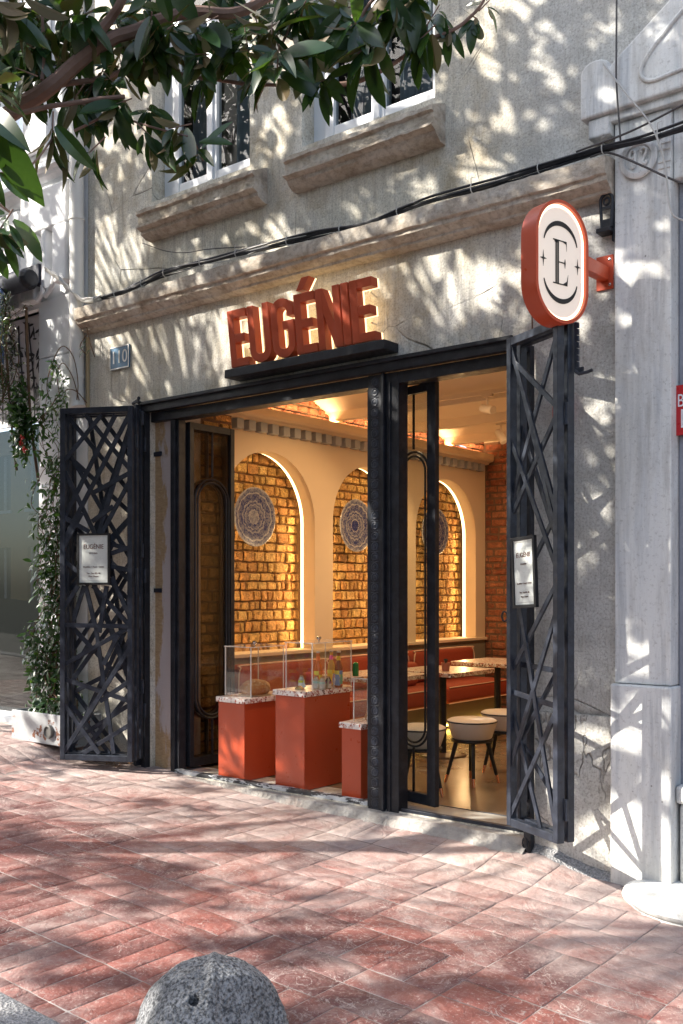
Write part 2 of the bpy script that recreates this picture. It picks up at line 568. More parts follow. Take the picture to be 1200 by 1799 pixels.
CHROME = mat("chrome", (.7, .7, .72), .15, 1.0)
TERZ = m_terrazzo("terrazzo_top", (.72, .66, .62))
TERZT = m_terrazzo("table_terrazzo", (.50, .38, .28))
PAVER, MORT, KERB = m_pavers(), m_mortar(), m_granite("kerb_granite", (.22, .22, .23), (.50, .50, .51))
BOLL = m_granite("bollard_granite", (.055, .058, .065), (.40, .41, .43), 1.0)
ASPH = m_granite("asphalt", (.035, .035, .036), (.075, .075, .075), .6)
SILLM = m_marble(); SILLM.name = "worn_white_marble"
PANE = m_glass("clear_pane", (.93, .96, .95), .05)
PANE_D = m_glass("shop_pane", (.35, .37, .37), .08, gloss=.38)
PANE_L = m_glass("leaf_pane", (.88, .86, .82), .04, gloss=.5)
PANE_U = m_glass("upper_window_pane", (.7, .74, .76), .03, gloss=.35)
ACRYL = m_glass("acrylic_sheet", (.96, .96, .95), .03)
ACEDGE = mat("acrylic_edge", (.80, .78, .74), .25)
ACEDGE.node_tree.nodes["Principled BSDF"].inputs["Alpha"].default_value = .55
LED = m_emit("warm_led_strip", (1.0, .70, .32), 2.2)
LEDSOFT = m_emit("backlit_acrylic", (1.0, .74, .40), .8)
LEAF = m_leaf("magnolia_leaf", (.016, .043, .016), (.095, .062, .024), .14)
VINE = m_leaf("vine_leaf", (.022, .060, .020), (.04, .075, .030), .25)
CONIF = m_leaf("dark_needle_leaf", (.028, .055, .014), (.04, .06, .02), .2)
BARK = m_paint("magnolia_bark", (.17, .105, .082), .85, .35, .7, 30)
TWIG = m_paint("brown_twig", (.13, .075, .04), .85, .3, .4, 30)
CABLE = m_paint("black_rubber_cable", (.012, .013, .018), .45, .2, .2)
WIRE = m_paint("pale_grey_wire", (.45, .44, .42), .6, .2, .2)
DWIRE = m_paint("dark_thin_wire", (.06, .055, .055), .6, .2, .2)
PAPER = m_paint("off_white_paper", (.62, .65, .62), .25, .02, .0)
INK = mat("brown_ink", (.12, .05, .035), .6)
BLACKM = mat("matt_black", (.01, .01, .011), .5)
FLOORI = mat("polished_brown_concrete", rough=.22)
g = NG(FLOORI)
g.col(g.ramp(g.noise(2.5, 8, .7), [(.3, (.205, .155, .10)), (.7, (.25, .19, .13))]))
g.rgh(g.ramp(g.noise(3, 5), [(.3, .18), (.7, .28)]))
# ------------------------------------------------------------------ ground
def smooth(t):
    t = max(0, min(1, t)); return t * t * (3 - 2 * t)
def gz(x, y):
    lip = .065 * smooth((x + 4.9) / 2.0) * (1 - smooth((x + 2.74) / .36)) * smooth(1 + y / .5)
    return -.28 - .0475 * x + .012 * y + .10 * smooth((-6.75 - x) / .6) + lip
KY = -3.07      # inner edge of the kerb
# footway: individually stamped slabs over a mortar bed
pv = MB()
rng = random.Random(5)
def slab(x0, x1, y0, y1, tint):
    j = .0014
    x0 += j + rng.uniform(0, .001); x1 -= j + rng.uniform(0, .001); y0 += j + rng.uniform(0, .0025); y1 -= j + rng.uniform(0, .0025)
    if x1 - x0 < .03 or y1 - y0 < .03: return
    nx = max(2, int((x1 - x0) / .05)); ny = max(2, int((y1 - y0) / .05))
    h = rng.uniform(-.001, .0012); sx = rng.uniform(-.004, .004); sy = rng.uniform(-.003, .003)
    xs = [x0, x0 + .006] + [x0 + .006 + (x1 - x0 - .012) * i / nx for i in range(1, nx)] + [x1 - .006, x1]
    ys = [y0, y0 + .006] + [y0 + .006 + (y1 - y0 - .012) * i / ny for i in range(1, ny)] + [y1 - .006, y1]
    vs, fs = [], []
    for i, x in enumerate(xs):
        for k, y in enumerate(ys):
            edge = i in (0, len(xs) - 1) or k in (0, len(ys) - 1)
            jx = jy = 0
            if edge:
                jx = noise.noise((x * 9, y * 9, 1)) * .005; jy = noise.noise((x * 9, y * 9, 7)) * .005
            z = gz(x, y) + h + sx * (x - x0) + sy * (y - y0) + noise.noise((x * 12, y * 12, 3)) * .003 - (.0036 if edge else 0)
            vs.append((x + jx, y + jy, z))
    m = len(ys)
    for i in range(len(xs) - 1):
        for k in range(m - 1):
            fs.append((i * m + k, (i + 1) * m + k, (i + 1) * m + k + 1, i * m + k + 1))
    pv.add(vs, fs, tint)
C = .365
iy = 0
y1 = .30
while y1 > KY + .02:
    y0 = max(y1 - C, KY + .004)
    ix = 0
    x0 = -11.0 + (iy % 2) * .0
    while x0 < 2.6:
        x1 = x0 + C
        if y1 > .30 - .001 and False: pass
        t0 = rng.random()
        if y0 < -2.55: kind = 0
        elif y0 < -2.2: kind = 1 if rng.random() < .7 else 2
        else: kind = [1, 2, 1, 3][(ix + iy * 2 + int(rng.random() * 1.4)) % 4]
        tt = lambda: max(0, min(1, t0 * .3 + rng.random() * .7))
        if kind == 0:
            for q in range(3): slab(x0 + C * q / 3, x0 + C * (q + 1) / 3, y0, y1, tt())
        elif kind == 1:
            ym = (y0 + y1) / 2
            slab(x0, x1, y0, ym, tt()); slab(x0, x1, ym, y1, tt())
        elif kind == 2:
            xm = (x0 + x1) / 2
            slab(x0, xm, y0, y1, tt()); slab(xm, x1, y0, y1, tt())
        else:
            slab(x0, x1, y0, y1, tt())
        x0 += C; ix += 1
    y1 -= C; iy += 1
struct("pavement", pv, PAVER, smooth=True)
bed = MB()
bxs = [-30, -20, -14] + [-12 + .16 * i for i in range(98)] + [4, 10, 20, 30]
bys = [KY, -2.4, -1.5, -.9] + [-.6 + .06 * i for i in range(16)]
m = len(bys)
vs = [(x, y, gz(x, y) - .0045) for x in bxs for y in bys]
fs = [(i * m + k, (i + 1) * m + k, (i + 1) * m + k + 1, i * m + k + 1) for i in range(len(bxs) - 1) for k in range(m - 1)]
bed.add(vs, fs)
struct("pavement_bed", bed, MORT)
# kerb stones and the street below them
kb = MB()
x = -30.0
while x < 20:
    z0, z1 = gz(x, KY), gz(x + .79, KY)
    vs = [(x, KY - .24, z0 - .3), (x, KY, z0 - .3), (x, KY, z0 + .004), (x, KY - .02, z0 + .014), (x, KY - .21, z0 + .012), (x, KY - .24, z0 - .02)]
    vs2 = [(x + .79, b, c + z1 - z0) for a, b, c in vs]
    n = 6
    kb.add(vs + vs2, [tuple(range(n))[::-1], tuple(range(n, 2 * n))] + [(i, (i + 1) % n, n + (i + 1) % n, n + i) for i in range(n)])
    x += .80
struct("kerb", kb, KERB, bevel=.006)
rd = MB()
vs = [(x, y, gz(x, KY) - .12) for x in (-60, -7.4, -6.7, 60) for y in (-60, KY - .1)]
rd.add(vs, [(0, 2, 3, 1), (2, 4, 5, 3), (4, 6, 7, 5)])
struct("street", rd, ASPH)

# ------------------------------------------------------------------ the shop building
XL, XR = -7.07, -2.304
TOP = 8.2
def wall_with_holes(mb, xs, zs, holes, y0, y1, sub=None):
    """flat wall in y0..y1; holes are (x0,x1,z0,z1)"""
    X = sorted(set(xs + [h[0] for h in holes] + [h[1] for h in holes]))
    Z = sorted(set(zs + [h[2] for h in holes] + [h[3] for h in holes]))
    inh = lambda cx, cz: any(h[0] < cx < h[1] and h[2] < cz < h[3] for h in holes)
    vid = {}
    def V(x, y, z):
        k = (round(x, 5), y, round(z, 5))
        if k not in vid:
            vid[k] = len(mb.v); mb.v.append((x, y, z))
        return vid[k]
    solid = {}
    for i in range(len(X) - 1):
        for k in range(len(Z) - 1):
            solid[i, k] = not inh((X[i] + X[i + 1]) / 2, (Z[k] + Z[k + 1]) / 2)
    for (i, k), s in solid.items():
        if not s: continue
        a, b, c, d = X[i], X[i + 1], Z[k], Z[k + 1]
        mb.f.append((V(a, y0, c), V(b, y0, c), V(b, y0, d), V(a, y0, d)))
        mb.f.append((V(a, y1, c), V(a, y1, d), V(b, y1, d), V(b, y1, c)))
        if not solid.get((i - 1, k)): mb.f.append((V(a, y0, c), V(a, y0, d), V(a, y1, d), V(a, y1, c)))
        if not solid.get((i + 1, k)): mb.f.append((V(b, y0, c), V(b, y1, c), V(b, y1, d), V(b, y0, d)))
        if not solid.get((i, k - 1)): mb.f.append((V(a, y0, c), V(a, y1, c), V(b, y1, c), V(b, y0, c)))
        if not solid.get((i, k + 1)): mb.f.append((V(a, y0, d), V(b, y0, d), V(b, y1, d), V(a, y1, d)))
    return mb
DX0, DX1, DZ1 = -6.26, -2.86, 2.90
W1 = (-6.24, -5.15, 4.56, 6.6)
W2 = (-4.64, -3.52, 4.56, 6.6)
SHOP = thing("shop_building", "weathered grey-beige plaster shop building with open front", "building", (-4.7, 0, 0))
fw = MB()
wall_with_holes(fw, [XL, XR, -6.7, -4, -3], [-.6, 1, 2, 3.4, 4.2, TOP],
                [(DX0, DX1, -.0, DZ1), W1, W2], 0, .34)
part("wall", fw, PLASTER, SHOP)
# lower right pier: a plinth course a little proud of the wall
pl = MB()
n = 14
for i in range(n):
    pass
pl.box(-2.81, -2.306, -.018, .001, -.55, .735)
part("plinth_course", pl, PLASTER, SHOP, bevel=.006)
# long cornice above the shopfront, a moulded profile swept along x with tired edges
def moulding(x0, x1, prof, zc, seed=0, amp=.004, ends=True, n=None):
    mb = MB()
    n = n or int((x1 - x0) / .05)
    m = len(prof)
    vs = []
    for i in range(n + 1):
        x = x0 + (x1 - x0) * i / n
        for k, (py, pz) in enumerate(prof):
            a = amp * (1 if py < -.02 else 0)
            big = noise.noise((x * 2.3, seed, k * .3)) * a * 1.2
            vs.append((x, py + noise.noise((x * 17, k * 1.7, seed)) * a + big, zc + pz + noise.noise((x * 15, k * 2.1, seed + 9)) * a))
    fs = [(i * m + k, (i + 1) * m + k, (i + 1) * m + k + 1, i * m + k + 1) for i in range(n) for k in range(m - 1)]
    fs += [tuple(range(m))[::-1], tuple(n * m + k for k in range(m))]
    return mb.add(vs, fs)
cp = [(.002, .125), (-.10, .115), (-.155, .105), (-.158, .035), (-.150, .012), (-.13, .006), (-.125, -.02), (-.09, -.045), (-.075, -.052), (-.072, -.068), (-.05, -.078), (.002, -.085)]
part("cornice", moulding(-7.06, -2.31, cp, 3.71, 1, .006), TRIM, SHOP, smooth=True)
def sill(x0, x1, seed):
    prof = [(.002, .10), (-.02, .095), (-.13, .045), (-.155, .04), (-.158, .012), (-.135, 0), (-.135, -.065), (-.155, -.075), (-.155, -.09), (-.11, -.105), (-.105, -.13), (-.06, -.16), (.002, -.165)]
    return moulding(x0, x1, prof, 4.40, seed, .008, n=26)
part("window_sill", sill(-6.25, -4.97, 3), TRIM, SHOP, smooth=True)
part("window_sill", sill(-4.68, -3.44, 5), TRIM, SHOP, smooth=True)
# flat pilaster strip at the far left edge of the facade and repair scars
def window(x0, x1, z0, z1, xm):
    f = MB()
    yf = .13
    f.box(x0, x0 + .12, yf, yf + .08, z0, z1)
    f.box(x0 + .12, x0 + .15, yf - .02, yf + .06, z0, z1)
    f.box(x1 - .03, x1, yf, yf + .08, z0, z1)
    f.box(x0 + .15, x1 - .03, yf - .01, yf + .08, z0, z0 + .055)
    win = part("window", f, WHITE, SHOP, bevel=.004)
    s = MB()
    for a, b in ((x0 + .15, xm), (xm, x1 - .03)):
        s.box(a + .004, a + .055, yf - .028, yf + .03, z0 + .06, z1)
        s.box(b - .055, b - .004, yf - .028, yf + .03, z0 + .06, z1)
        s.box(a + .057, b - .057, yf - .024, yf + .03, z0 + .062, z0 + .125)
        s.box(a + .057, b - .057, yf - .024, yf + .03, z0 + 1.25, z0 + 1.31)
    s.box(xm - .025, xm + .025, yf - .045, yf - .029, z0 + .06, z1)
    part("sash", s, WHITE, win, bevel=.004)
    gl = MB()
    for a, b in ((x0 + .15, xm), (xm, x1 - .03)):
        gl.box(a + .05, b - .05, yf, yf + .004, z0 + .11, z1)
    part("pane", gl, PANE_U, win)
    return win
window(*W1, -5.66)
window(*W2, -4.05)
# curtains and the dim rooms behind the upper windows
cu = MB()
for x0, x1 in ((-5.60, -5.20), (-4.45, -4.10), (-4.02, -3.58), (-6.1, -5.95)):
    n = 40
    vs = []
    for i in range(n + 1):
        x = x0 + (x1 - x0) * i / n
        y = .32 + .02 * math.sin(i * 1.3) + .008 * math.sin(i * 3.1)
        vs += [(x, y, 4.6), (x, y, 6.7)]
    cu.add(vs, [(2 * i, 2 * i + 2, 2 * i + 3, 2 * i + 1) for i in range(n)])
part("curtain", cu, m_paint("net_curtain", (.38, .40, .42), .9, .08, .1), SHOP, smooth=True)
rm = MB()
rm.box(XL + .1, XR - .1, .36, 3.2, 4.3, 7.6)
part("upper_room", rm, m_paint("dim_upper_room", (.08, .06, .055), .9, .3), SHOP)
rf = MB()
rf.box(XL, XR, .345, 6.4, TOP - .25, TOP)
part("roof", rf, ASPH, SHOP)
uw = MB(); uw.box(XR + .0005, -1.0, .0, .3, 4.0, TOP)
part("upper_side_wall", uw, PLASTER, SHOP)
# pillar of bare plaster inside the left side of the opening
pp = MB()
pp.box(-6.262, -6.035, .05, .34, -.05, 2.898)
part("pillar", pp, PILLAR, SHOP, bevel=.006)
# marble doorstep, sloping down to the pavement with a ragged front edge
ds = MB()
n = 130
vs = []
for i in range(n + 1):
    x = -6.02 + (3.19) * i / n
    wd = (.03 + .10 * (i / n) ** .9) * (1 - .35 * smooth((x + 3.0) / .18))
    j = noise.noise((x * 6, 2, 0)) * .025 + noise.noise((x * 21, 5, 0)) * .02
    zt = -.008
    g0 = gz(x, -wd)
    zf = min(zt - .01, g0 + .018 + noise.noise((x * 13, 1, 1)) * .006)
    ed = -.015 - wd * .55 + noise.noise((x * 31, 4, 0)) * .006
    e2 = -wd * .86 + noise.noise((x * 26, 8, 0)) * .014
    vs += [(x, .10, zt), (x, ed, zt - .004), (x, ed - .008, zt - .014 - (zt - zf) * .30), (x, e2, zf + .012 + .008 * noise.noise((x * 40, 2, 2))), (x, -wd - .03 + j * 1.2, g0 - .004)]
ds.add(vs, [(i * 5 + k, (i + 1) * 5 + k, (i + 1) * 5 + k + 1, i * 5 + k + 1) for i in range(n) for k in range(4)])
STEPM = mat("worn_white_doorstep", rough=.8)
g = NG(STEPM)
c = g.ramp(g.noise(6, 8, .7), [(.3, (.24, .21, .19)), (.5, (.42, .395, .365)), (.7, (.55, .53, .505))])
c = g.mix(g.ramp(g.noise(3, 6, .7, g.mapping((1, 1, 1), (1, 1, 0))), [(.5, 0.), (.7, .6)]), c, (.40, .29, .25))
g.col(c)
g.bump(g.math('ADD', g.noise(40, 8, .75), g.math('MULTIPLY', g.noise(12, 6, .7), 1.6)), 1.0, .022)
part("doorstep", ds, STEPM, SHOP)
# crumbled mortar fillet along the foot of the right pier
mf = MB()
n = 60
vs = []
for i in range(n + 1):
    x = -2.86 + .60 * i / n
    wd = .05 + .05 * abs(noise.noise((x * 7, 0, 4))) + .05 * math.sin(math.pi * i / n)
    g0 = gz(x, -wd)
    vs += [(x, .0, g0 + .05 + .02 * noise.noise((x * 11, 3, 3))), (x, -wd * .5, g0 + .025 + .02 * noise.noise((x * 23, 3, 6))), (x, -wd, g0 - .01)]
mf.add(vs, [(i * 3 + k, (i + 1) * 3 + k, (i + 1) * 3 + k + 1, i * 3 + k + 1) for i in range(n) for k in range(2)])
part("mortar_fillet", mf, KERB, SHOP, smooth=True)

# ------------------------------------------------------------------ steel shopfront frame
FR = thing("shopfront_frame", "black steel shopfront frame with header beam and glazed leaves", "door frame", (-4.5, .05, 0))
hd = MB()
hd.box(-6.33, -2.93, -.052, -.004, 2.868, 2.945)
hd.box(-6.33, -2.93, -.075, -.054, 2.925, 2.950)
hd.box(-6.255, -2.87, .0, .12, 2.79, 2.866)
part("header_beam", hd, IRON, FR, bevel=.003)
fr = MB()
fr.box(-6.032, -5.985, .01, .13, -.02, 2.79)
fr.box(-5.983, -5.955, .03, .10, .03, 2.79)
fr.box(-2.905, -2.865, .03, .13, .0, 2.79)
part("frame_post", fr, IRON, FR, bevel=.003)
bt = MB()
bt.box(-5.98, -4.045, .006, .06, -.02, .028)
part("bottom_rail", bt, CHIP, FR, bevel=.003)
bt2 = MB()
bt2.box(-3.79, -2.90, .004, .035, -.015, .022)
bt2.box(-3.79, -2.90, .30, .315, -.01, .008)
part("door_track", bt2, IRON2, FR, bevel=.002)
sm = MB()
sm.box(-3.80, -2.87, .036, .298, -.02, .004)
part("threshold_slab", sm, m_paint("grey_threshold_stone", (.34, .33, .30), .4, .15), FR)
# cast-iron mullion with a band of rings up its face
mu = MB()
mu.box(-4.045, -3.93, -.012, .10, -.012, 2.866)
mu.box(-4.06, -4.046, .0, .09, .0, 2.78)
mu.box(-3.926, -3.905, -.03, .10, -.01, 2.866)
mu.box(-3.90, -3.80, -.004, .10, -.014, 2.866)
mu.box(-3.875, -3.862, -.014, -.005, -.01, 2.80)
part("mullion", mu, IRON, FR, bevel=.003)
og = MB()
z = .03
while z < 2.84:
    og.lathe([(0, .0025), (.010, .0035), (.015, .0015), (.022, .004), (.027, .003), (.030, 0)], (-3.988, -.0125, z), 16, Matrix.Rotation(R(90), 4, 'X'))
    og.tube([(-4.018, -.013, z - .034), (-3.988, -.014, z - .036), (-3.958, -.013, z - .034)], .003, 5)
    z += .068
part("ring_ornament", og, IRON2, FR, smooth=True)

def stadium(cx, z0, z1, r, n=14):
    """closed loop, stadium standing upright"""
    P = []
    for k in range(n + 1):
        t = math.pi * k / n
        P.append((cx + r * math.cos(t), z1 - r + r * math.sin(t)))
    for k in range(n + 1):
        t = math.pi + math.pi * k / n
        P.append((cx + r * math.cos(t), z0 + r + r * math.sin(t)))
    P.append(P[0])
    return P
def glazed_leaf(name, label, loc, rz, W, H, group, stile=.045, gap=.05, pane=PANE_L):
    """leaf in local x (0..W), hinged at 0, standing on z"""
    t = thing(name, label, "glazed door leaf", loc, group, rz)
    def lp(nm, mb, mt, par=None, **k):
        o = mb.build(nm, mt, par or t, None, **k)
        return o
    f = MB()
    f.box(0, stile, -.02, .02, .03, H); f.box(W - stile, W, -.02, .02, .03, H)
    f.box(stile, W - stile, -.018, .018, .03, .10); f.box(stile, W - stile, -.018, .018, H - .055, H)
    lp("leaf_frame", f, IRON, bevel=.003)
    gp = MB(); gp.box(stile - .005, W - stile + .005, -.003, .003, .095, H - .05)
    lp("pane", gp, pane)
    o = MB()
    for r in ((W - 2 * stile) / 2 - gap * .35, (W - 2 * stile) / 2 - gap * .35 - .028):
        o.tube([(a, -.012, b) for a, b in stadium(W / 2, .38 + (W / 2 - stile - r), H - .42 - (W / 2 - stile - r), r)], .008, 6)
    o.tube([(W / 2, -.012, .10), (W / 2, -.012, .39)], .009, 6)
    o.tube([(W / 2, -.012, H - .05), (W / 2, -.012, H - .42)], .009, 6)
    lp("arched_ornament", o, IRON, smooth=True)
    return t
lf = glazed_leaf("glazed_door_leaf", "glazed leaf with thin looped bar, folded inward beside the pale pillar", (-5.955, .13, 0), R(90), .50, 2.78, "glazed leaves of the folding shopfront")
# the packed edges of the other folded leaves
for i, (dx, dy) in enumerate(((-.045, .0), (-.09, .02))):
    c = copy_tree(lf); c.location = (-5.955 + dx - .0, .12 + dy, 0)
    c["label"] = ["second folded glazed leaf, packed directly behind the one facing the plinths", "innermost folded glazed leaf, nearest the pale pillar, mostly hidden by the others"][i]
lf2 = glazed_leaf("glazed_door_leaf", "glazed door leaf standing open between the ringed mullion and the doorway", (-3.60, .145, 0), R(169), .46, 2.80, "glazed leaves of the folding shopfront", stile=.075, pane=PANE)

# ------------------------------------------------------------------ room
XA = -6.2
ROOM_Y = 5.12
rmw = MB()
rmw.box(XA - .6, -2.4, .345, ROOM_Y + .6, -.30, 0.0)
part("floor", rmw, FLOORI, SHOP)
rw = MB()
rw.box(-2.60, -2.4, .345, ROOM_Y + .3, 0, 3.8)
rw.box(XA - .75, XA - .55, .345, ROOM_Y + .3, 0, 3.8)
part("room_wall", rw, CREAM, SHOP)
# jack-arch ceiling: shallow vaults running across the room
def ceil_z(y):
    p = 1.02
    t = ((y - .15) % p) / p
    return 3.13 + .17 * math.sin(math.pi * t) ** .8
cm = MB()
ys = [.342 + (ROOM_Y + .3 - .342) * i / 110 for i in range(111)]
vs = []
for y in ys:
    vs += [(XA - .3, y, ceil_z(y)), (-2.45, y, ceil_z(y))]
cm.add(vs, [(2 * i, 2 * i + 1, 2 * i + 3, 2 * i + 2) for i in range(110)])
cm.box(XA - .3, -2.45, .342, ROOM_Y + .3, 3.55, 3.75)
cb = part("ceiling", cm, CREAMC, SHOP, smooth=True)
bm_ = MB()
for k in range(6):
    y = .15 + 1.02 * k
    if y < .4: continue
    bm_.box(XA + .02, -2.6, y - .035, y + .035, 3.07, 3.17)
part("ceiling_beam", bm_, CREAMC, SHOP, bevel=.006)
# lowered front bulkhead behind the header
bh = MB(); bh.box(-6.24, -2.6, .345, .62, 2.93, 3.4)
part("bulkhead", bh, CREAMC, SHOP, bevel=.01)

# arcade: false wall with three arched niches (built in the y-z plane, facing +x)
AR = thing("arcade_wall", "cream interior wall with three lit arched niches and dentil cornice", "arcade wall", (XA, 2.8, 0))
arches = [(.72, 1.97), (2.243, 3.389), (3.66, 4.905)]
SILLZ = .88
def spring(a): return 2.695 - (a[1] - a[0]) / 2
def arch_outline(a, inset=0.0, n=26):
    c, r = (a[0] + a[1]) / 2, (a[1] - a[0]) / 2 - inset
    zs = 2.695 - (a[1] - a[0]) / 2
    P = [(a[1] - inset, SILLZ)]
    for k in range(n + 1):
        t = math.pi * k / n
        P.append((c + r * math.cos(t), zs + r * math.sin(t)))
    P.append((a[0] + inset, SILLZ))
    return P
aw = MB()
def arcade_face(x):
    """front sheet as strips between arch outlines and the top line"""
    Z1 = 2.96
    ysegs = []
    cur = .70
    for a in arches:
        aw.quad((x, cur, SILLZ), (x, a[0], SILLZ), (x, a[0], Z1), (x, cur, Z1))
        P = arch_outline(a)
        top = P[1:-1]
        for p, q in zip(top[:-1], top[1:]):
            aw.quad((x, p[0], p[1]), (x, q[0], q[1]), (x, q[0], Z1), (x, p[0], Z1))
        cur = a[1]
    aw.quad((x, cur, SILLZ), (x, ROOM_Y - .005, SILLZ), (x, ROOM_Y - .005, Z1), (x, cur, Z1))
arcade_face(XA)
part("arch_face", aw, CREAM, AR, fixn=False)
rv = MB()
for a in arches:
    P = arch_outline(a)
    for p, q in zip(P[:-1], P[1:]):
        rv.quad((XA, p[0], p[1]), (XA - .145, p[0], p[1]), (XA - .145, q[0], q[1]), (XA, q[0], q[1]))
part("reveal", rv, CREAM, AR, smooth=True)
ws = MB()
ws.box(XA - .5, XA - .0, .35, ROOM_Y - .004, 0, .845)
part("wainscot", ws, TAUPE, AR)
lg = MB()
lg.box(XA - .26, XA + .035, .35, ROOM_Y - .006, .847, .879)
part("ledge", lg, CREAM, AR, bevel=.004)
led = MB()
for a in arches:
    P = arch_outline(a, -.012)
    for p, q in zip(P[:-1], P[1:]):
        led.quad((XA - .146, p[0], p[1]), (XA - .190, p[0], p[1]), (XA - .190, q[0], q[1]), (XA - .146, q[0], q[1]))
part("led_strip", led, LED, AR)
co = MB()
prof = [(XA, 2.93), (XA + .06, 2.935), (XA + .07, 2.955), (XA + .12, 2.965), (XA + .13, 2.985), (XA + .13, 3.05), (XA, 3.052)]
m = len(prof)
vs = [(px, y, pz) for y in (.345, ROOM_Y - .02) for px, pz in prof]
co.add(vs, [(k, k + 1, m + k + 1, m + k) for k in range(m - 1)] + [tuple(range(m)), tuple(range(m, 2 * m))[::-1]])
part("cornice", co, CREAM, AR)
dn = MB()
y = .40
while y < ROOM_Y - .1:
    dn.box(XA + .001, XA + .075, y, y + .085, 2.845, 2.931)
    y += .150
part("dentil_band", dn, DENTIL, AR, bevel=.003)

def brickwork(mb, P0, U, V, N, W, H, bw, bh, rng, keep=None, joint=.012, depth=.05, rough=.012):
    """irregular bricks on plane P0 + u*U + v*V, facing N"""
    P0, U, V, N = map(Vector, (P0, U, V, N))
    v = 0
    row = 0
    while v < H:
        h = bh * rng.uniform(.85, 1.15)
        u = -rng.uniform(0, bw)
        while u < W:
            l = bw * (rng.choice([.5, .55, 1, 1, .9, 1.15]))
            c = (u + l / 2, v + h / 2)
            if u + l > 0 and (keep is None or keep(c[0], c[1])):
                u0, u1 = max(0, u + joint / 2), min(W, u + l - joint / 2)
                v0, v1 = v + joint / 2, min(H, v + h - joint / 2)
                if u1 - u0 > .02 and v1 - v0 > .02:
                    d = rng.uniform(-.5, 1) * rough
                    e = .010
                    nu, nv = 3, 3
                    tint = rng.random()
                    us = [u0, u0 + e] + [u0 + (u1 - u0) * k / nu for k in range(1, nu)] + [u1 - e, u1]
                    vs_ = [v0, v0 + e] + [v0 + (v1 - v0) * k / nv for k in range(1, nv)] + [v1 - e, v1]
                    pts, fs = [], []
                    for a, uu in enumerate(us):
                        for b, vv in enumerate(vs_):
                            edge = a in (0, len(us) - 1) or b in (0, len(vs_) - 1)
                            q = (uu * 17 + P0.x * 3, vv * 17, row * .7)
                            dd = d + noise.noise(q) * rough * .9 - (.022 if edge else 0)
                            ju = noise.noise((q[0] * 1.3, q[1], 5)) * .007
                            jv = noise.noise((q[0], q[1] * 1.3, 9)) * .007
                            pts.append(P0 + U * (uu + ju) + V * (vv + jv) + N * dd)
                    mm = len(vs_)
                    for a in range(len(us) - 1):
                        for b in range(mm - 1):
                            fs.append((a * mm + b, (a + 1) * mm + b, (a + 1) * mm + b + 1, a * mm + b + 1))
                    mb.add(pts, fs, tint)
            u += l
        v += h
        row += 1
    return mb
rb = random.Random(3)
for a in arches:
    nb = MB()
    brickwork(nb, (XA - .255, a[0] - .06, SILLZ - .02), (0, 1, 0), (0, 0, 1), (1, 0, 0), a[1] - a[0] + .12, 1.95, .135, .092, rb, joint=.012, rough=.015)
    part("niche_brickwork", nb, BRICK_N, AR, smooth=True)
mo = MB()
mo.box(XA - .40, XA - .283, .35, ROOM_Y, .80, 3.1)
part("niche_backing", mo, MORT_N, AR)
# brick above the cornice following the vaults, brick end wall and the side strip by the front
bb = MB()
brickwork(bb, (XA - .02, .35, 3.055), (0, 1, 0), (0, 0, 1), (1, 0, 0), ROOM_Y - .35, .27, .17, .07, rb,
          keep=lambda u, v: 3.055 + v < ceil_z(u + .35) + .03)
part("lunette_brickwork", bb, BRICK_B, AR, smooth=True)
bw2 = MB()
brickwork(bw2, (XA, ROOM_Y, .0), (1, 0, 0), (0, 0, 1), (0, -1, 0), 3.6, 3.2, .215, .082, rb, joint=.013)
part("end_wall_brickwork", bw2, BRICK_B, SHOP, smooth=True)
bk = MB()
bk.box(XA - .2, -2.5, ROOM_Y + .01, ROOM_Y + .3, -.0, 3.5)
part("mortar_backing", bk, MORT_B, SHOP)
bs = MB()
brickwork(bs, (-6.05, .35, 0.02), (0, 1, 0), (0, 0, 1), (1, 0, 0), .37, 2.9, .2, .09, rb)
part("side_brickwork", bs, BRICK_N, SHOP, smooth=True)  # brighter niche brick put in because little light falls here
bk2 = MB(); bk2.box(-6.26, -6.062, .345, .72, 0, 2.92)
part("side_pier", bk2, MORT_B, SHOP)
# ------------------------------------------------------------------ folding gates
LL = [(0.34,0.98,0.92,0.822),(0.57,0.978,0.08,0.85),(0.75,0.977,0.09,0.692),(0.92,0.975,0.09,0.625),(0.08,0.822,0.47,0.642),(0.92,0.811,0.45,0.758),(0.92,0.79,0.56,0.642),(0.73,0.719,0.44,0.677),(0.92,0.932,0.52,0.642),(0.09,0.69,0.4,0.648),(0.08,0.566,0.23,0.536),(0.3,0.702,0.08,0.608),(0.74,0.622,0.92,0.596),(0.74,0.576,0.92,0.603),(0.74,0.556,0.92,0.539),(0.25,0.495,0.08,0.433),(0.44,0.495,0.92,0.383),(0.71,0.519,0.92,0.412),(0.32,0.495,0.17,0.395),(0.35,0.495,0.48,0.383),(0.48,0.383,0.73,0.021),(0.08,0.383,0.92,0.381),(0.92,0.379,0.08,0.271),(0.92,0.317,0.08,0.021),(0.08,0.229,0.92,0.17),(0.08,0.158,0.54,0.02),(0.92,0.104,0.3,0.018),(0.8,0.358,0.6,0.272),(0.92,0.227,0.54,0.168),(0.64,0.494,0.54,0.362),(.35,.495,.74,.62),(.3,.62,.7,.5)]
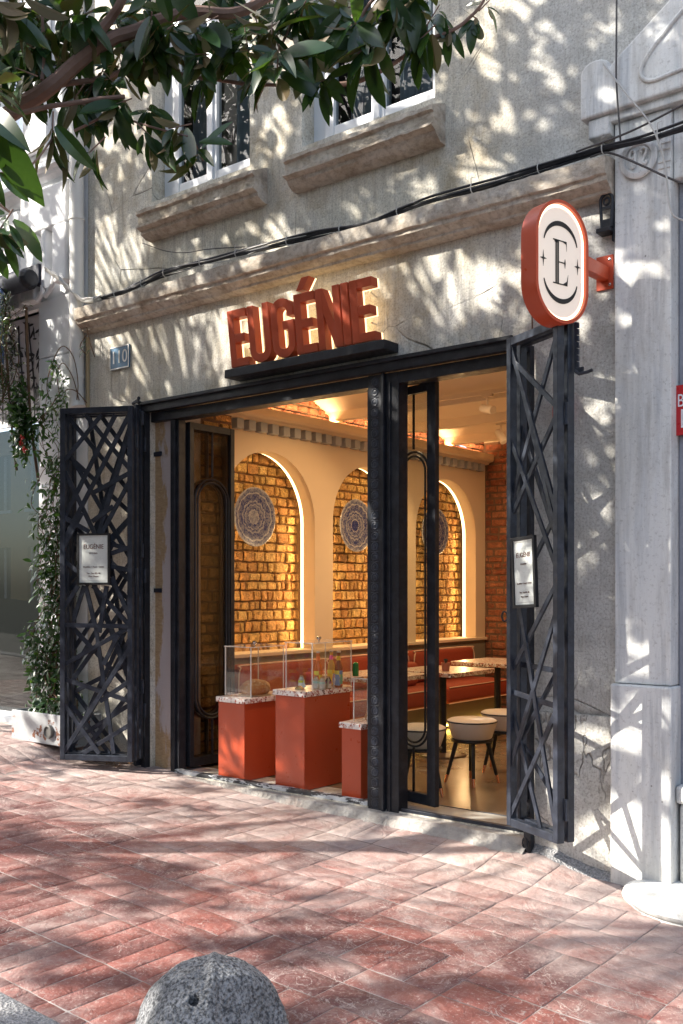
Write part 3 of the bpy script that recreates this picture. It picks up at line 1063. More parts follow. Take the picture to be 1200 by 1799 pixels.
LR = [(0.04,0.988,0.39,0.829),(0.39,0.829,0.47,0.762),(0.15,0.946,0.81,0.854),(0.63,0.991,0.35,0.918),(0.35,0.918,0.09,0.851),(0.8,0.976,0.11,0.695),(0.63,0.881,0.8,0.835),(0.81,0.834,0.63,0.773),(0.47,0.83,0.74,0.718),(0.83,0.802,0.3,0.691),(0.83,0.744,0.72,0.682),(0.02,0.681,0.44,0.598),(0.37,0.685,0.04,0.612),(0.7,0.663,0.52,0.597),(0.44,0.676,0.83,0.56),(0.63,0.555,0.83,0.509),(0.83,0.479,0.2,0.349),(0.07,0.606,0.15,0.523),(0.3,0.447,0.11,0.347),(0.31,0.443,0.47,0.349),(0.57,0.391,0.74,0.35),(0.17,0.361,0.07,0.307),(0.72,0.362,0.08,0.131),(0.41,0.358,0.54,0.314),(0.72,0.348,0.86,0.318),(0.06,0.274,0.86,0.261),(0.86,0.23,0.08,0.028),(0.06,0.234,0.61,0.016),(0.54,0.262,0.87,0.059),(0.43,0.113,0.81,0.02),(0.34,0.188,0.57,0.233)]
GZ0, GZ1 = .10, 2.877
def reach(bars):
    """lengthen bars until both ends meet the frame"""
    out = []
    for u0, v0, u1, v1 in bars:
        du, dv = u1 - u0, v1 - v0
        L = math.hypot(du, dv)
        e = []
        for s in (-1, 1):
            t = 9
            if abs(du) > 1e-6: t = min(t, ((.95 if s * du > 0 else .05) - u0) / (s * du))
            if abs(dv) > 1e-6: t = min(t, ((.985 if s * dv > 0 else .015) - v0) / (s * dv))
            e.append((u0 + s * du * t, v0 + s * dv * t))
        out.append((*e[0], *e[1]))
    return out
def gate_panel(parent, A, B, bars, nrm, st=.042):
    """lattice panel between plan points A and B; nrm = plan direction facing the viewer"""
    A, B = Vector((*A, 0)), Vector((*B, 0))
    d = (B - A).normalized()
    n = Vector((*nrm, 0))
    n = (n - d * n.dot(d)).normalized()
    W = (B - A).length
    up = Vector((0, 0, 1))
    M = Matrix((( d.x, n.x, 0, A.x), (d.y, n.y, 0, A.y), (0, 0, 1, 0), (0, 0, 0, 1)))
    f = MB()
    t = .022
    f.box(0, st, -t, t, GZ0, GZ1, M); f.box(W - st, W, -t, t, GZ0, GZ1, M)
    f.box(st, W - st, -t, t, GZ0, GZ0 + .045, M); f.box(st, W - st, -t, t, GZ1 - .045, GZ1, M)
    p = part("gate_panel", f, IRON2, parent, bevel=.003)
    b = MB()
    for i, (u0, v0, u1, v1) in enumerate(bars):
        pts = []
        for u, v in ((u0, v0), (u1, v1)):
            if u < .14: u = .05
            if u > .80: u = .95
            pts.append(A + d * (W * u) + up * (GZ0 + (GZ1 - GZ0) * min(.99, max(.012, v))) + n * (.008 if i % 2 else -.004))
        b.bar(pts[0], pts[1], .035 if parent is GL else .029, .012 + .0007 * (i % 5), n)
    part("lattice", b, IRON2, p, bevel=.0015)
    return p
GL = thing("folding_gate", "black folding steel gate with random-angle bars, folded open left of the doorway", "folding gate", (-6.33, -.03, 0), "folding lattice gates either side of the opening")
a0, a1 = (-6.71, -.53), (-6.165, -.252)
LL = [((.56 if (u0 == .74 and .5 < v0 < .65) else u0), v0, u1, v1) for u0, v0, u1, v1 in LL]
gate_panel(GL, a0, a1, LL, (.43, -.9))
gate_panel(GL, (-6.755, -.455), (-6.20, -.176), reach([(u0, 1 - v0, u1, 1 - v1) for u0, v0, u1, v1 in LR[::2]]), (.43, -.9))
gate_panel(GL, (-6.80, -.375), (-6.245, -.096), reach([(1 - u0, 1 - v0, 1 - u1, 1 - v1) for u0, v0, u1, v1 in LL[::5]]), (.43, -.9))
gp_ = MB()
gp_.box(-6.352, -6.318, -.10, -.004, .03, 2.93)
gp_.box(-6.312, -6.262, -.055, -.002, .0, 2.867)
part("gate_post", gp_, IRON, GL, bevel=.003)
hg = MB()
for z in (.42, 1.5, 2.55):
    hg.tube([(-6.165, -.215, z), (-6.165, -.215, z + .11)], .012, 8)
    hg.tube([(-6.215, -.118, z + .2), (-6.215, -.118, z + .31)], .012, 8)
    hg.tube([(-6.255, -.060, z), (-6.255, -.060, z + .11)], .012, 8)
part("hinge", hg, IRON2, GL, smooth=True)
lt = MB()
lt.tube([(-6.43, -.04, 2.955), (-6.36, -.045, 2.975), (-6.33, -.06, 2.99)], .014, 8)
lt.box(-6.36, -6.30, -.09, -.02, 2.946, 2.956)
for z in (1.42, 2.52):
    lt.box(-6.262, -6.175, .034, .049, z, z + .035)
part("bracket", lt, IRON2, GL, smooth=False, bevel=.002)

GR = thing("folding_gate", "black folding steel gate with random-angle bars, folded open right of the doorway", "folding gate", (-2.85, -.03, 0), "folding lattice gates either side of the opening")
b0, b1 = (-2.85, -.24), (-2.42, -.458)
gate_panel(GR, b0, b1, reach([q for q in LR if abs(q[1] - q[3]) > .105 or abs(q[0] - q[2]) > .6]), (-.4, -.92))
gate_panel(GR, (-2.82, -.178), (-2.392, -.395), reach([(1 - u0, 1 - v0, 1 - u1, 1 - v1) for u0, v0, u1, v1 in LR[2::7]]) + [(.05, .33, .95, .325)], (-.4, -.92))
gp_ = MB()
gp_.box(-2.845, -2.800, -.085, -.035, -.14, 2.87)
gp_.box(-2.84, -2.81, -.17, -.088, 2.83, 2.862); gp_.box(-2.84, -2.81, -.17, -.088, .12, .15)
part("gate_post", gp_, IRON, GR, bevel=.003)
hg = MB()
for z in (.22, 2.32):
    hg.tube([(-2.400, -.435, z), (-2.400, -.435, z + .115)], .011, 8)
    hg.tube([(-2.825, -.10, z), (-2.825, -.10, z + .115)], .012, 8)
part("hinge", hg, IRON2, GR, smooth=True)
lt = MB()
lt.box(-2.372, -2.360, -.400, -.388, 2.60, 2.862)
for k in range(7): lt.box(-2.3595, -2.349, -.402, -.385, 2.62 + k * .035, 2.62 + k * .035 + .029)
lt.box(-2.358, -2.315, -.412, -.402, 2.585, 2.617)
lt.tube([(-2.36, -.415, 2.60), (-2.335, -.42, 2.580), (-2.29, -.415, 2.585), (-2.262, -.415, 2.592)], .009, 8)
part("latch", lt, IRON2, GR)
ch = MB()
for k, rz in enumerate((0, 1.4)):
    pts = []
    for i in range(13):
        t = 2 * math.pi * i / 12
        q = Vector((.016 * math.cos(t), 0, .032 * math.sin(t)))
        q = Matrix.Rotation(rz, 3, 'Z') @ q
        pts.append(q + Vector((-2.835 + k * .024, -.085, -.035 - k * .018)))
    ch.tube(pts, .005, 6, False)
part("chain_link", ch, IRON, GR, smooth=True)
# ring pull near the right gate
rg = MB()
rg.tube([Vector((-2.885, -.235, 1.29)) + Vector((.018 * math.cos(t), .0, .028 * math.sin(t))) for t in [2 * math.pi * i / 14 for i in range(15)]], .005, 6, False)
part("ring_pull", rg, IRON, GR, smooth=True)

# framed opening-hours notices hung on the gates
def notice(c, d, label, w=.34, h=.52, tilt=0.0):
    """c centre, d plan direction along its width"""
    az = math.atan2(d[1], d[0])
    t = thing("notice_frame", label, "framed notice", c, "framed notices on the gates")
    M = Matrix.Translation(c) @ Matrix.Rotation(az, 4, 'Z') @ Matrix.Rotation(tilt, 4, 'Y')
    f = MB()
    b = .018
    f.box(-w / 2, w / 2, -.008, .012, h / 2 - b, h / 2, M); f.box(-w / 2, w / 2, -.008, .012, -h / 2, -h / 2 + b, M)
    f.box(-w / 2, -w / 2 + b, -.008, .012, -h / 2 + b, h / 2 - b, M); f.box(w / 2 - b, w / 2, -.008, .012, -h / 2 + b, h / 2 - b, M)
    f.box(-w / 2 + .002, w / 2 - .002, .0125, .016, -h / 2 + .002, h / 2 - .002, M)
    part("frame", f, BLACKM, t, bevel=.0015)
    s = MB(); s.box(-w / 2 + b, w / 2 - b, .0, .010, -h / 2 + b, h / 2 - b, M)
    part("sheet", s, PAPER, t)
    T = lambda z, y=-.0015: M @ Matrix.Translation((0, y, z)) @ Matrix.Rotation(R(90), 4, 'X')
    k = w / .34
    text("EUGÉNIE", .062 * k, INK, t, T(.095), sx=.86)
    text("ISTANBUL", .019 * k, INK, t, T(.045))
    text("Breakfast + Food + Drink", .0205 * k, INK, t, T(-.062))
    text("Tue - Sun: 09 - 00", .0195 * k, INK, t, T(-.112))
    text("Mon: Closed", .0195 * k, INK, t, T(-.136))
    rl = MB()
    for z in (h / 2 - b - .012, -h / 2 + b + .012):
        rl.box(-w / 2 + b + .012, w / 2 - b - .012, -.001, .0, z, z + .001, M)
    part("rule_line", rl, INK, t)
    return t
n = Vector((.43, -.9)).normalized()
notice((-6.447 + n.x * .035, -.396 + n.y * .035, 1.684), (.56, .27), "small framed notice with brown lettering, facing us on the left gate", .280, .405)
n2 = Vector((-.4, -.92)).normalized()
notice((-2.676 + n2.x * .036, -.331 + n2.y * .036, 1.541), (.47, -.20), "small framed notice, narrow and slightly crooked, on the right gate", .205, .395, R(-3))

# ------------------------------------------------------------------ lettering above the door
NS = thing("name_sign", "brick-red block letters reading EUGÉNIE on a black shelf above the door", "shop sign", (-4.5, 0, 2.95))
LZ0, LH = 3.058, .40
TILT = .13
def up_(x, y, z): return Vector((x, y - (z - LZ0) * TILT, z))
def stroke(mb, pts, w, d0, d1, closed=False):
    """a polyline of constant width w in the x-z plane, as an extruded ribbon"""
    P = [Vector((a, b)) for a, b in pts]
    L_, R_ = [], []
    n = len(P)
    for i, p in enumerate(P):
        a = P[(i - 1) % n] if (closed or i > 0) else P[i]
        b = P[(i + 1) % n] if (closed or i < n - 1) else P[i]
        d1_ = (p - a).normalized() if (p - a).length > 1e-9 else (b - p).normalized()
        d2_ = (b - p).normalized() if (b - p).length > 1e-9 else d1_
        nn = Vector((-(d1_ + d2_).y, (d1_ + d2_).x)).normalized()
        k = 1 / max(.45, nn.dot(Vector((-d1_.y, d1_.x))))
        L_.append(p + nn * w / 2 * k); R_.append(p - nn * w / 2 * k)
    vs, fs = [], []
    for l, r in zip(L_, R_):
        vs += [up_(l.x, d0, l.y), up_(r.x, d0, r.y), up_(r.x, d1, r.y), up_(l.x, d1, l.y)]
    rngn = range(n if closed else n - 1)
    for i in rngn:
        a, b = i * 4, ((i + 1) % n) * 4
        for k in range(4):
            fs.append((a + k, b + k, b + (k + 1) % 4, a + (k + 1) % 4))
    if not closed:
        fs += [(0, 1, 2, 3), ((n - 1) * 4 + 3, (n - 1) * 4 + 2, (n - 1) * 4 + 1, (n - 1) * 4)]
    mb.add(vs, fs)
def glyph(ch, x, w, s=.05):
    z0, z1 = LZ0, LZ0 + LH
    h = s / 2
    S = []
    arc = lambda cx, cz, rx, rz, a0, a1, n=10: [(cx + rx * math.cos(R(a0 + (a1 - a0) * k / n)), cz + rz * math.sin(R(a0 + (a1 - a0) * k / n))) for k in range(n + 1)]
    if ch in 'EÉ':
        S.append([(x + h, z0), (x + h, z1)])
        for zz, ww in ((z0 + h, w), (z0 + LH * .50, w * .86), (z1 - h, w)):
            S.append([(x + s, zz), (x + ww, zz)])
    elif ch == 'U':
        r = w / 2 - h
        S.append([(x + h, z1), (x + h, z0 + .09)] + arc(x + w / 2, z0 + .09, r, .09 - h, 180, 360) + [(x + w - h, z0 + .09), (x + w - h, z1)])
    elif ch == 'G':
        r = w / 2 - h
        S.append([(x + w - h, z1 - .125), (x + w - h, z1 - .09)] + arc(x + w / 2, z1 - .09, r, .09 - h, 0, 180) + arc(x + w / 2, z0 + .09, r, .09 - h, 180, 360) + [(x + w - h, z0 + .19)])
        S.append([(x + w * .5, z0 + .19 + h - .002), (x + w, z0 + .19 + h - .002)])
    elif ch == 'N':
        S += [[(x + h, z0), (x + h, z1)], [(x + w - h, z0), (x + w - h, z1)]]
    elif ch == 'I':
        S.append([(x + h, z0), (x + h, z1)])
    return S
letters = [('E', -5.198, .180), ('U', -5.000, .205), ('G', -4.776, .205), ('É', -4.556, .180), ('N', -4.362, .205), ('I', -4.142, .055), ('E', -4.070, .185)]
for chh, x, w_ in letters:
    mb, hb = MB(), MB()
    s = .058
    for k, st in enumerate(glyph(chh, x, w_, s)):
        d = .0004 * k
        stroke(mb, st, s, -.138 + d, -.068 - d)
        stroke(hb, st, s + .002, -.067 + d, -.052 - d)
    if chh == 'N':
        zz0, zz1 = LZ0, LZ0 + LH
        for m_, y0, y1_ in ((mb, -.1367, -.0693), (hb, -.066, -.053)):
            poly = [(x + .001, zz1 - .001), (x + .064, zz1 - .001), (x + w_ - .001, zz0 + .001), (x + w_ - .064, zz0 + .001)]
            m_.prism(poly[::-1], lambda u, v, dd: up_(u, dd, v), y0, y1_)
    if chh == 'É':
        zz = LZ0 + LH
        for m_, y0, y1_ in ((mb, -.1377, -.0683), (hb, -.066, -.053)):
            m_.prism([(x + w_ * .16, zz + .022), (x + w_ * .50, zz + .022), (x + w_ * .86, zz + .100), (x + w_ * .48, zz + .100)], lambda u, v, dd: up_(u, dd, v), y0, y1_)
    L_ = part("letter", mb, LETTER, NS, bevel=.002)
    part("lit_back", hb, LEDSOFT, L_)
sh = MB()
sh.box(-5.245, -3.80, -.165, -.004, 2.985, 3.045)
part("shelf", sh, IRON, NS, bevel=.003)
bkt = MB()
for x in (-5.1, -4.68, -4.3, -3.98):
    bkt.tube([(x, -.055, 3.2), (x, -.002, 3.2)], .006, 6)
    bkt.tube([(x, -.075, 3.4), (x, -.002, 3.38)], .006, 6)
part("stand_off", bkt, CHROME, NS)

# ------------------------------------------------------------------ projecting oval light box
TS = R(15)
ax = Vector((math.sin(TS), math.cos(TS), 0))          # along the face, towards the wall
nm = Vector((math.cos(TS), -math.sin(TS), 0))         # face normal, towards the viewer
PW, PH = .405, .645
Cc = Vector((-2.335, -.305, 0)) - ax * (PW / 2) + Vector((0, 0, 3.160))
ES = thing("blade_sign", "lit oval sign with black letter E and orange-red rim, beside the door", "shop sign", (-2.36, 0, 3.23))
def es(u, v, d): return Cc + ax * u + Vector((0, 0, v)) + nm * d
def stad(w, h, n=24):
    r = w / 2
    P = [(r * math.cos(math.pi * k / n), h / 2 - r + r * math.sin(math.pi * k / n)) for k in range(n + 1)]
    P += [(-r * math.cos(math.pi * k / n), -(h / 2 - r) - r * math.sin(math.pi * k / n)) for k in range(n + 1)]
    return P
rim = MB()
o_, i_ = stad(PW, PH), stad(PW - .036, PH - .036)
n = len(o_)
vs = [es(u, v, 0) for u, v in o_] + [es(u, v, -.105) for u, v in o_] + [es(u, v, 0) for u, v in i_] + [es(u, v, -.03) for u, v in i_]
fs = []
for k in range(n):
    j = (k + 1) % n
    fs += [(k, j, n + j, n + k), (k, 2 * n + k, 2 * n + j, j), (2 * n + k, 3 * n + k, 3 * n + j, 2 * n + j)]
fs.append(tuple(range(n, 2 * n)))
rim.add(vs, fs)
part("rim", rim, SIGNRED, ES, smooth=True)
fc = MB()
fc.prism(stad(PW - .038, PH - .038), es, -.022, -.018)
FACE = m_emit("lit_opal_face", (.62, .54, .47), .26)
part("opal_face", fc, FACE, ES)
halo = MB()      # LED edge glow just inside the rim
o2, i2 = stad(PW - .040, PH - .040), stad(PW - .070, PH - .070)
vs = [es(u, v, -.0165) for u, v in o2] + [es(u, v, -.0165) for u, v in i2]
halo.add(vs, [(k, (k + 1) % n, n + (k + 1) % n, n + k) for k in range(n)])
part("led_edge", halo, m_emit("led_edge_glow", (1.0, .80, .52), 1.1), ES)
mk = MB()
def E_(poly): mk.prism(poly, es, -.0155, -.014)
def rect(u0, u1, v0, v1): E_([(u0, v0), (u1, v0), (u1, v1), (u0, v1)])
rect(-.040, -.030, -.115, .115); rect(-.026, -.014, -.115, .115)     # inline double stem
rect(-.058, .010, .110, .1165); rect(-.058, .010, -.1165, -.110)
rect(-.014, .034, -.002, .004); rect(.012, .046, .1095, .1165); rect(.012, .05, -.1165, -.1095)
E_([(.046, .1165), (.020, .109), (.042, .102), (.046, .065)][::-1]); E_([(.052, -.1165), (.058, -.055), (.048, -.092), (.020, -.109)][::-1])
E_([(.034, .025), (.028, .004), (.028, -.002), (.034, -.026), (.0385, 0)][::-1])
E_([(-.050, .1165), (-.046, .103), (-.040, .10), (-.014, .10), (-.014, .11), (-.04, .11)][::-1])
def crescent(sgn):
    n = 26
    out, inn = [], []
    for k in range(n + 1):
        t = R(8) + (math.pi - R(16)) * k / n
        f = math.sin((t - R(8)) / (math.pi - R(16)) * math.pi)
        out.append((.131 * math.cos(t), sgn * (.085 + .131 * math.sin(t))))
        rr = .131 - .006 - .020 * f
        inn.append((rr * math.cos(t), sgn * (.085 + rr * math.sin(t))))
    for k in range(n):
        E_([out[k], out[k + 1], inn[k + 1], inn[k]] if sgn > 0 else [out[k], inn[k], inn[k + 1], out[k + 1]])
crescent(1); crescent(-1)
for cx in (-.132, .132):
    P = []
    for k in range(8):
        r = (.034, .008)[k % 2] * (1.25 if k in (2, 6) else 1)
        t = math.pi / 4 * k
        P.append((cx + r * .75 * math.cos(t), r * math.sin(t)))
    E_(P)
part("emblem", mk, BLACKM, ES)
ar = MB()
e0 = es(PW / 2 - .004, .05, -.052)
ar.bar(e0, Vector((-2.375, -.012, 3.21)), .075, .055, (1, 0, 0))
part("arm", ar, SIGNRED, ES, bevel=.003)
ap = MB()
ap.box(-2.425, -2.325, -.0125, -.001, 3.125, 3.315)
apo = part("wall_plate", ap, SIGNRED, ES, bevel=.002)
sc = MB()
for z in (3.15, 3.29):
    sc.lathe([(.0, .006), (.008, .004), (.010, 0)], (-2.345, -.013, z), 10, Matrix.Rotation(R(90), 4, 'X'))
part("bolt", sc, CHROME, apo, smooth=True)
cbl = MB()
cbl.tube([(-2.83, -.010, 3.30), (-2.83, -.010, 3.1), (-2.828, -.010, 2.95)], .004, 6)
tag(cbl.build("sign_cable", TWIG, None, (-2.83, 0, 3.1)), "thin brown cable running down the wall behind the oval sign", "cable")

# ------------------------------------------------------------------ small wall fittings
NP = thing("house_number_plate", "small blue enamel plate with number 110 left of the letters", "number plate", (-6.62, 0, 3.36))
a = MB(); a.box(-6.755, -6.510, -.016, -.001, 3.272, 3.462)
PB = m_paint("faded_blue_enamel", (.07, .16, .26), .35, .35, .1, 14)
part("plate", a, PB, NP, bevel=.004)
a = MB()
for x0, x1, z0, z1 in ((-6.755, -6.51, 3.452, 3.462), (-6.755, -6.51, 3.272, 3.282), (-6.755, -6.747, 3.283, 3.451), (-6.518, -6.51, 3.283, 3.451)):
    a.box(x0, x1, -.0195, -.0165, z0, z1)
part("border", a, PIPEW, NP)
text("110", .150, PIPEW, NP, facing(-6.632, -.0185, 3.366), .0015, sx=.95)

FB = thing("alarm_box", "small red plastic box on the wall behind the right gate", "wall box", (-2.60, 0, 2.48))
a = MB(); a.box(-2.68, -2.575, -.05, -.001, 2.415, 2.550)
part("body", a, m_paint("red_plastic", (.55, .012, .015), .25, .05, .0), FB, bevel=.008)
a = MB(); a.box(-2.665, -2.60, -.0535, -.0505, 2.44, 2.52)
part("clear_cover", a, m_paint("bright_red_cover", (.75, .03, .03), .15, .05, .0), FB, bevel=.001)

LB = thing("cable_bracket", "black iron cable bracket with ring on the wall above the oval sign arm", "iron bracket", (-2.345, 0, 3.53))
a = MB()
pts = [(-2.345 + .036 * math.cos(t), -.055, 3.60 + .044 * math.sin(t)) for t in [math.pi * k / 12 - .0 for k in range(13)]]
a.tube([(-2.318, -.055, 3.455)] + pts + [(-2.372, -.055, 3.455)], .0095, 8)
a.tube([(-2.345 + .017 * math.cos(t), -.055, 3.60 + .020 * math.sin(t)) for t in [2 * math.pi * k / 12 for k in range(13)]], .006, 6, False)
a.box(-2.372, -2.318, -.062, -.045, 3.45, 3.50)
a.box(-2.37, -2.32, -.062, -.048, 3.555, 3.572)
part("loop", a, IRON, LB, smooth=True)
a = MB(); a.box(-2.395, -2.312, -.085, -.002, 3.425, 3.450); a.box(-2.322, -2.308, -.04, -.002, 3.38, 3.6)
part("foot", a, IRON, LB, bevel=.003)

def cable(name, pts, r, m, label, group=None, n=6, ties=None, dy=0.0):
    mb = MB()
    mb.tube(curve_pts(pts, n), r, 8)
    o = solo(name, mb, m, label, "cable", pts[len(pts) // 2], group, smooth=True)
    return o
main = [(-7.44, -.16, 4.22), (-7.30, -.13, 4.12), (-7.15, -.11, 3.99), (-6.98, -.10, 3.88), (-6.75, -.10, 3.855), (-6.5, -.10, 3.86), (-6.2, -.10, 3.885), (-5.968, -.10, 3.911), (-5.6, -.10, 3.91),
        (-5.278, -.10, 3.899), (-4.85, -.10, 3.882), (-4.4, -.10, 3.868), (-4.008, -.10, 3.839), (-3.557, -.10, 3.872), (-3.065, -.10, 3.866), (-2.69, -.10, 3.872), (-2.343, -.10, 3.875), (-2.053, -.13, 3.850), (-1.75, -.14, 3.86), (-1.2, -.14, 3.93)]
KB = thing("cable_bundle", "thick black cable bundle strung along the cornice across the facade", "cable bundle", (-4.6, -.1, 3.88))
a = MB()
P = curve_pts(main[3:], 8)
for k, (oy, oz, r) in enumerate(((0, 0, .014), (-.010, .014, .008), (.008, -.013, .008))):
    a.tube([p + Vector((0, oy + .004 * math.sin(i * .35 + k), oz + .006 * math.sin(i * .21 + k * 2))) for i, p in enumerate(P)], r, 7)
part("cable", a, CABLE, KB, smooth=True)
a = MB()
for i in range(5, len(P) - 4, 9):
    p = P[i]
    a.tube([p + Vector((0, .026 * math.cos(t), .030 * math.sin(t))) for t in [2 * math.pi * k / 10 for k in range(11)]], .0035, 5, False)
    a.tube([p + Vector((.0, -.02, .02)), p + Vector((.008, -.035, .05)), p + Vector((.03, -.03, .055))], .0022, 5)
part("cable_tie", a, WIRE, KB, smooth=True)
a = MB()
P2 = curve_pts([(-6.95, -.115, 3.885), (-6.4, -.12, 3.87), (-5.9, -.11, 3.93), (-5.4, -.125, 3.895), (-4.9, -.115, 3.9), (-4.5, -.11, 3.875)], 10)
a.tube(P2, .0035, 5); a.tube([p + Vector((.0, .012, -.03 + .01 * math.sin(i * .5))) for i, p in enumerate(P2)], .003, 5)
part("loose_wire", a, WIRE, KB, smooth=True)
a = MB()
a.tube(curve_pts(main[:5], 8), .020, 8)
a.tube([p + Vector((.0, -.02, .012 + .008 * math.sin(i))) for i, p in enumerate(curve_pts(main[:5], 8))], .007, 6)
solo("cable_bundle", a, WIRE, "pale grey cable bundle sagging across the white downpipe", "cable bundle", main[1], smooth=True)
cable("thin_wire", [(-6.32, -.03, 4.24), (-6.0, -.06, 4.10), (-5.75, -.08, 4.03), (-5.5, -.09, 4.0), (-5.1, -.10, 3.93)], .004, DWIRE, "thin wire slanting from under the left window sill to the cable bundle")
cable("thin_wire", [(-2.26, -.10, 5.6), (-2.265, -.10, 4.9), (-2.25, -.14, 4.45), (-2.25, -.14, 4.2), (-2.235, -.12, 3.88)], .0055, DWIRE, "dark thin wire hanging straight down over the marble capital")
cable("thin_wire", [(-2.33, -.13, 4.33), (-2.18, -.16, 4.10), (-2.05, -.16, 3.90), (-1.985, -.14, 3.7), (-1.96, -.12, 3.45), (-1.90, -.10, 3.38), (-1.75, -.1, 3.33)], .005, WIRE, "pale wire drooping diagonally across the marble from the capital")
cable("thin_wire", [(-2.42, -.10, 3.852), (-2.31, -.10, 3.845), (-2.12, -.12, 3.72), (-1.95, -.12, 3.60), (-1.7, -.12, 3.45)], .006, DWIRE, "grey wire running down to the right past the 92 medallion")
cable("thin_wire", [(-2.50, -.11, 3.90), (-2.2, -.14, 3.905), (-1.95, -.15, 3.945), (-1.6, -.15, 4.03)], .006, DWIRE, "thin dark wire just above the thick cable at the marble pilaster")
cable("power_cable", [(-2.22, -.4, 5.6), (-2.05, -.35, 5.02), (-1.93, -.3, 4.86), (-1.78, -.25, 4.72), (-1.4, -.2, 4.5)], .014, CABLE, "thick black cable crossing the top right corner over the pediment")
# ------------------------------------------------------------------ marble building on the right
MBD = thing("marble_building", "veined grey-white marble doorway pilaster with medallion and pediment end", "building", (-1.9, 0, 0))
YM = -.045
a = MB(); a.box(-2.302, -1.985, YM, .30, .930, 4.02)
part("pilaster", a, MARBLE, MBD, bevel=.006)
a = MB(); a.box(-2.318, -1.972, YM - .028, .30, -.6, .926)
part("pilaster_base", a, MARBLE, MBD, bevel=.012)
a = MB(); a.box(-1.983, -1.2, .06, .30, -.6, 4.0)
part("door_jamb", a, GREYMARB, MBD, bevel=.008)
a = MB(); a.box(-1.970, -1.2, -.03, .058, .30, .40); a.box(-1.955, -1.2, -.01, .058, -.6, .30); 
part("jamb_base", a, MARBLE, MBD, bevel=.02)
# capital and pediment
a = MB()
f3 = lambda y: (lambda u, v, d: (u, d, v))
mold = [(-2.33, 4.022), (-1.0, 4.022), (-1.0, 4.085), (-2.33, 4.085)]
a.box(-2.325, -1.0, YM - .035, .2, 4.022, 4.075)
part("moulding_band", a, MARBLE, MBD, bevel=.006)
a = MB()
ped = [(-2.475, 4.065), (-1.0, 4.078), (-1.0, 5.25), (-2.265, 4.345)]
for k in range(9):
    t = math.pi * k / 8
    ped.append((-2.385 + .085 * math.cos(t) * (1 if k < 4 else 1.05), 4.315 + .062 * math.sin(t)))
ped.append((-2.475, 4.30))
a.prism(ped, lambda u, v, d: (u, d, v), -.115, .10)
part("pediment", a, MARBLE, MBD, bevel=.012)
a = MB()
rl = curve_pts([(-1.70, -.118, 4.62), (-1.98, -.118, 4.40), (-2.10, -.118, 4.275), (-2.12, -.118, 4.20), (-2.06, -.118, 4.155), (-1.9, -.118, 4.165), (-1.4, -.118, 4.19)], 8)
a.tube(rl, .012, 8)
part("relief_scroll", a, MARBLE, MBD, smooth=True)
a = MB()
a.box(-2.44, -2.31, -.09, .1, 3.955, 4.064); 
part("corbel", a, MARBLE, MBD, bevel=.012)
a = MB()
a.lathe([(0, 0), (.092, 0), (.104, .006), (.106, .020), (.098, .026), (.078, .026), (.070, .014), (0, .012)][::-1], (-2.160, YM, 3.785), 36, Matrix.Rotation(R(90), 4, 'X'))
med = part("medallion", a, MARBLE, MBD, smooth=True)
def tubepath(mb, x0, z0, s, pts, r): mb.tube(curve_pts([(x0 + p[0] * s, YM - .021, z0 + p[1] * s) for p in pts], 6), r, 6)
a = MB()
nine = [(.30, .15), (.1, .3), (-.15, .1), (0, -.05), (.2, .1), (.32, .3), (.28, .62), (.05, .95), (-.25, .8), (-.30, .5), (-.05, .3), (.25, .45)]
nine = [(-.12, -.62), (.02, -.74), (.16, -.62), (.24, -.2), (.26, .3), (.16, .62), (-.05, .70), (-.24, .5), (-.24, .2), (-.05, .05), (.14, .14), (.24, .34)]
two = [(-.12, .36), (-.26, .42), (-.22, .64), (0, .74), (.22, .6), (.22, .3), (.02, -.1), (-.2, -.5), (-.24, -.68), (-.05, -.56), (.12, -.7), (.28, -.55), (.26, -.38)]
tubepath(a, -2.190, 3.788, .062, nine, .0085)
tubepath(a, -2.128, 3.788, .060, two, .0085)
part("number_relief", a, MARBLE, med, smooth=True)
a = MB()
for z in (3.70, 3.735, 3.80, 3.835, 3.87):
    a.box(-2.055, -1.986, YM - .006, YM + .001, z, z + .012)
part("fluting", a, MARBLE, MBD, bevel=.002)
a = MB(); a.box(-1.984, -1.0, -.02, .2, 3.64, 4.02)
part("door_lintel", a, MARBLE, MBD, bevel=.01)
a = MB(); a.box(-2.30, 3.5, .30, 6, -.6, 8.0); a.box(-1.2, 3.5, .0, .3, -.6, 4.0)
part("wall", a, PLASTER, MBD)
# red street plate
RP = thing("red_plate", "red street plate with white letters BAS and D at the marble door jamb", "wall plate", (-1.90, 0, 2.4))
a = MB(); a.box(-1.990, -1.63, .030, .037, 2.275, 2.545)
part("plate", a, m_paint("red_enamel", (.50, .012, .018), .3, .08, .02), RP, bevel=.001)
M0 = facing(-1.980, .0285, 2.458)
text("BAS", .098, WHITE, RP, M0, .0008, align='LEFT', sx=.72)
text("D", .145, WHITE, RP, facing(-1.966, .0285, 2.358), .0008, align='LEFT', sx=.72)

# round marble step on the pavement
a = MB()
cx, cy = -1.845, -.14
z0 = gz(cx, cy) - .02
prof = [(.36, -.05), (.365, .012), (.350, .020), (.352, .028), (.372, .036), (.380, .052), (.370, .070), (.33, .082), (.2, .090), (.0, .093)]
a.lathe([(r * .90, z) for r, z in prof], (cx, cy, z0), 56)
a.v = [(x + .006 * noise.noise((x * 9, y * 9, z * 9)), y + .006 * noise.noise((x * 9, y * 9, 5)), z - .0475 * (x - cx) + .004 * noise.noise((x * 7, y * 7, 2))) for x, y, z in a.v]
solo("round_step", a, SILLM, "low round worn marble step on the red paving at the right edge", "stone step", (cx, cy, z0), smooth=True)

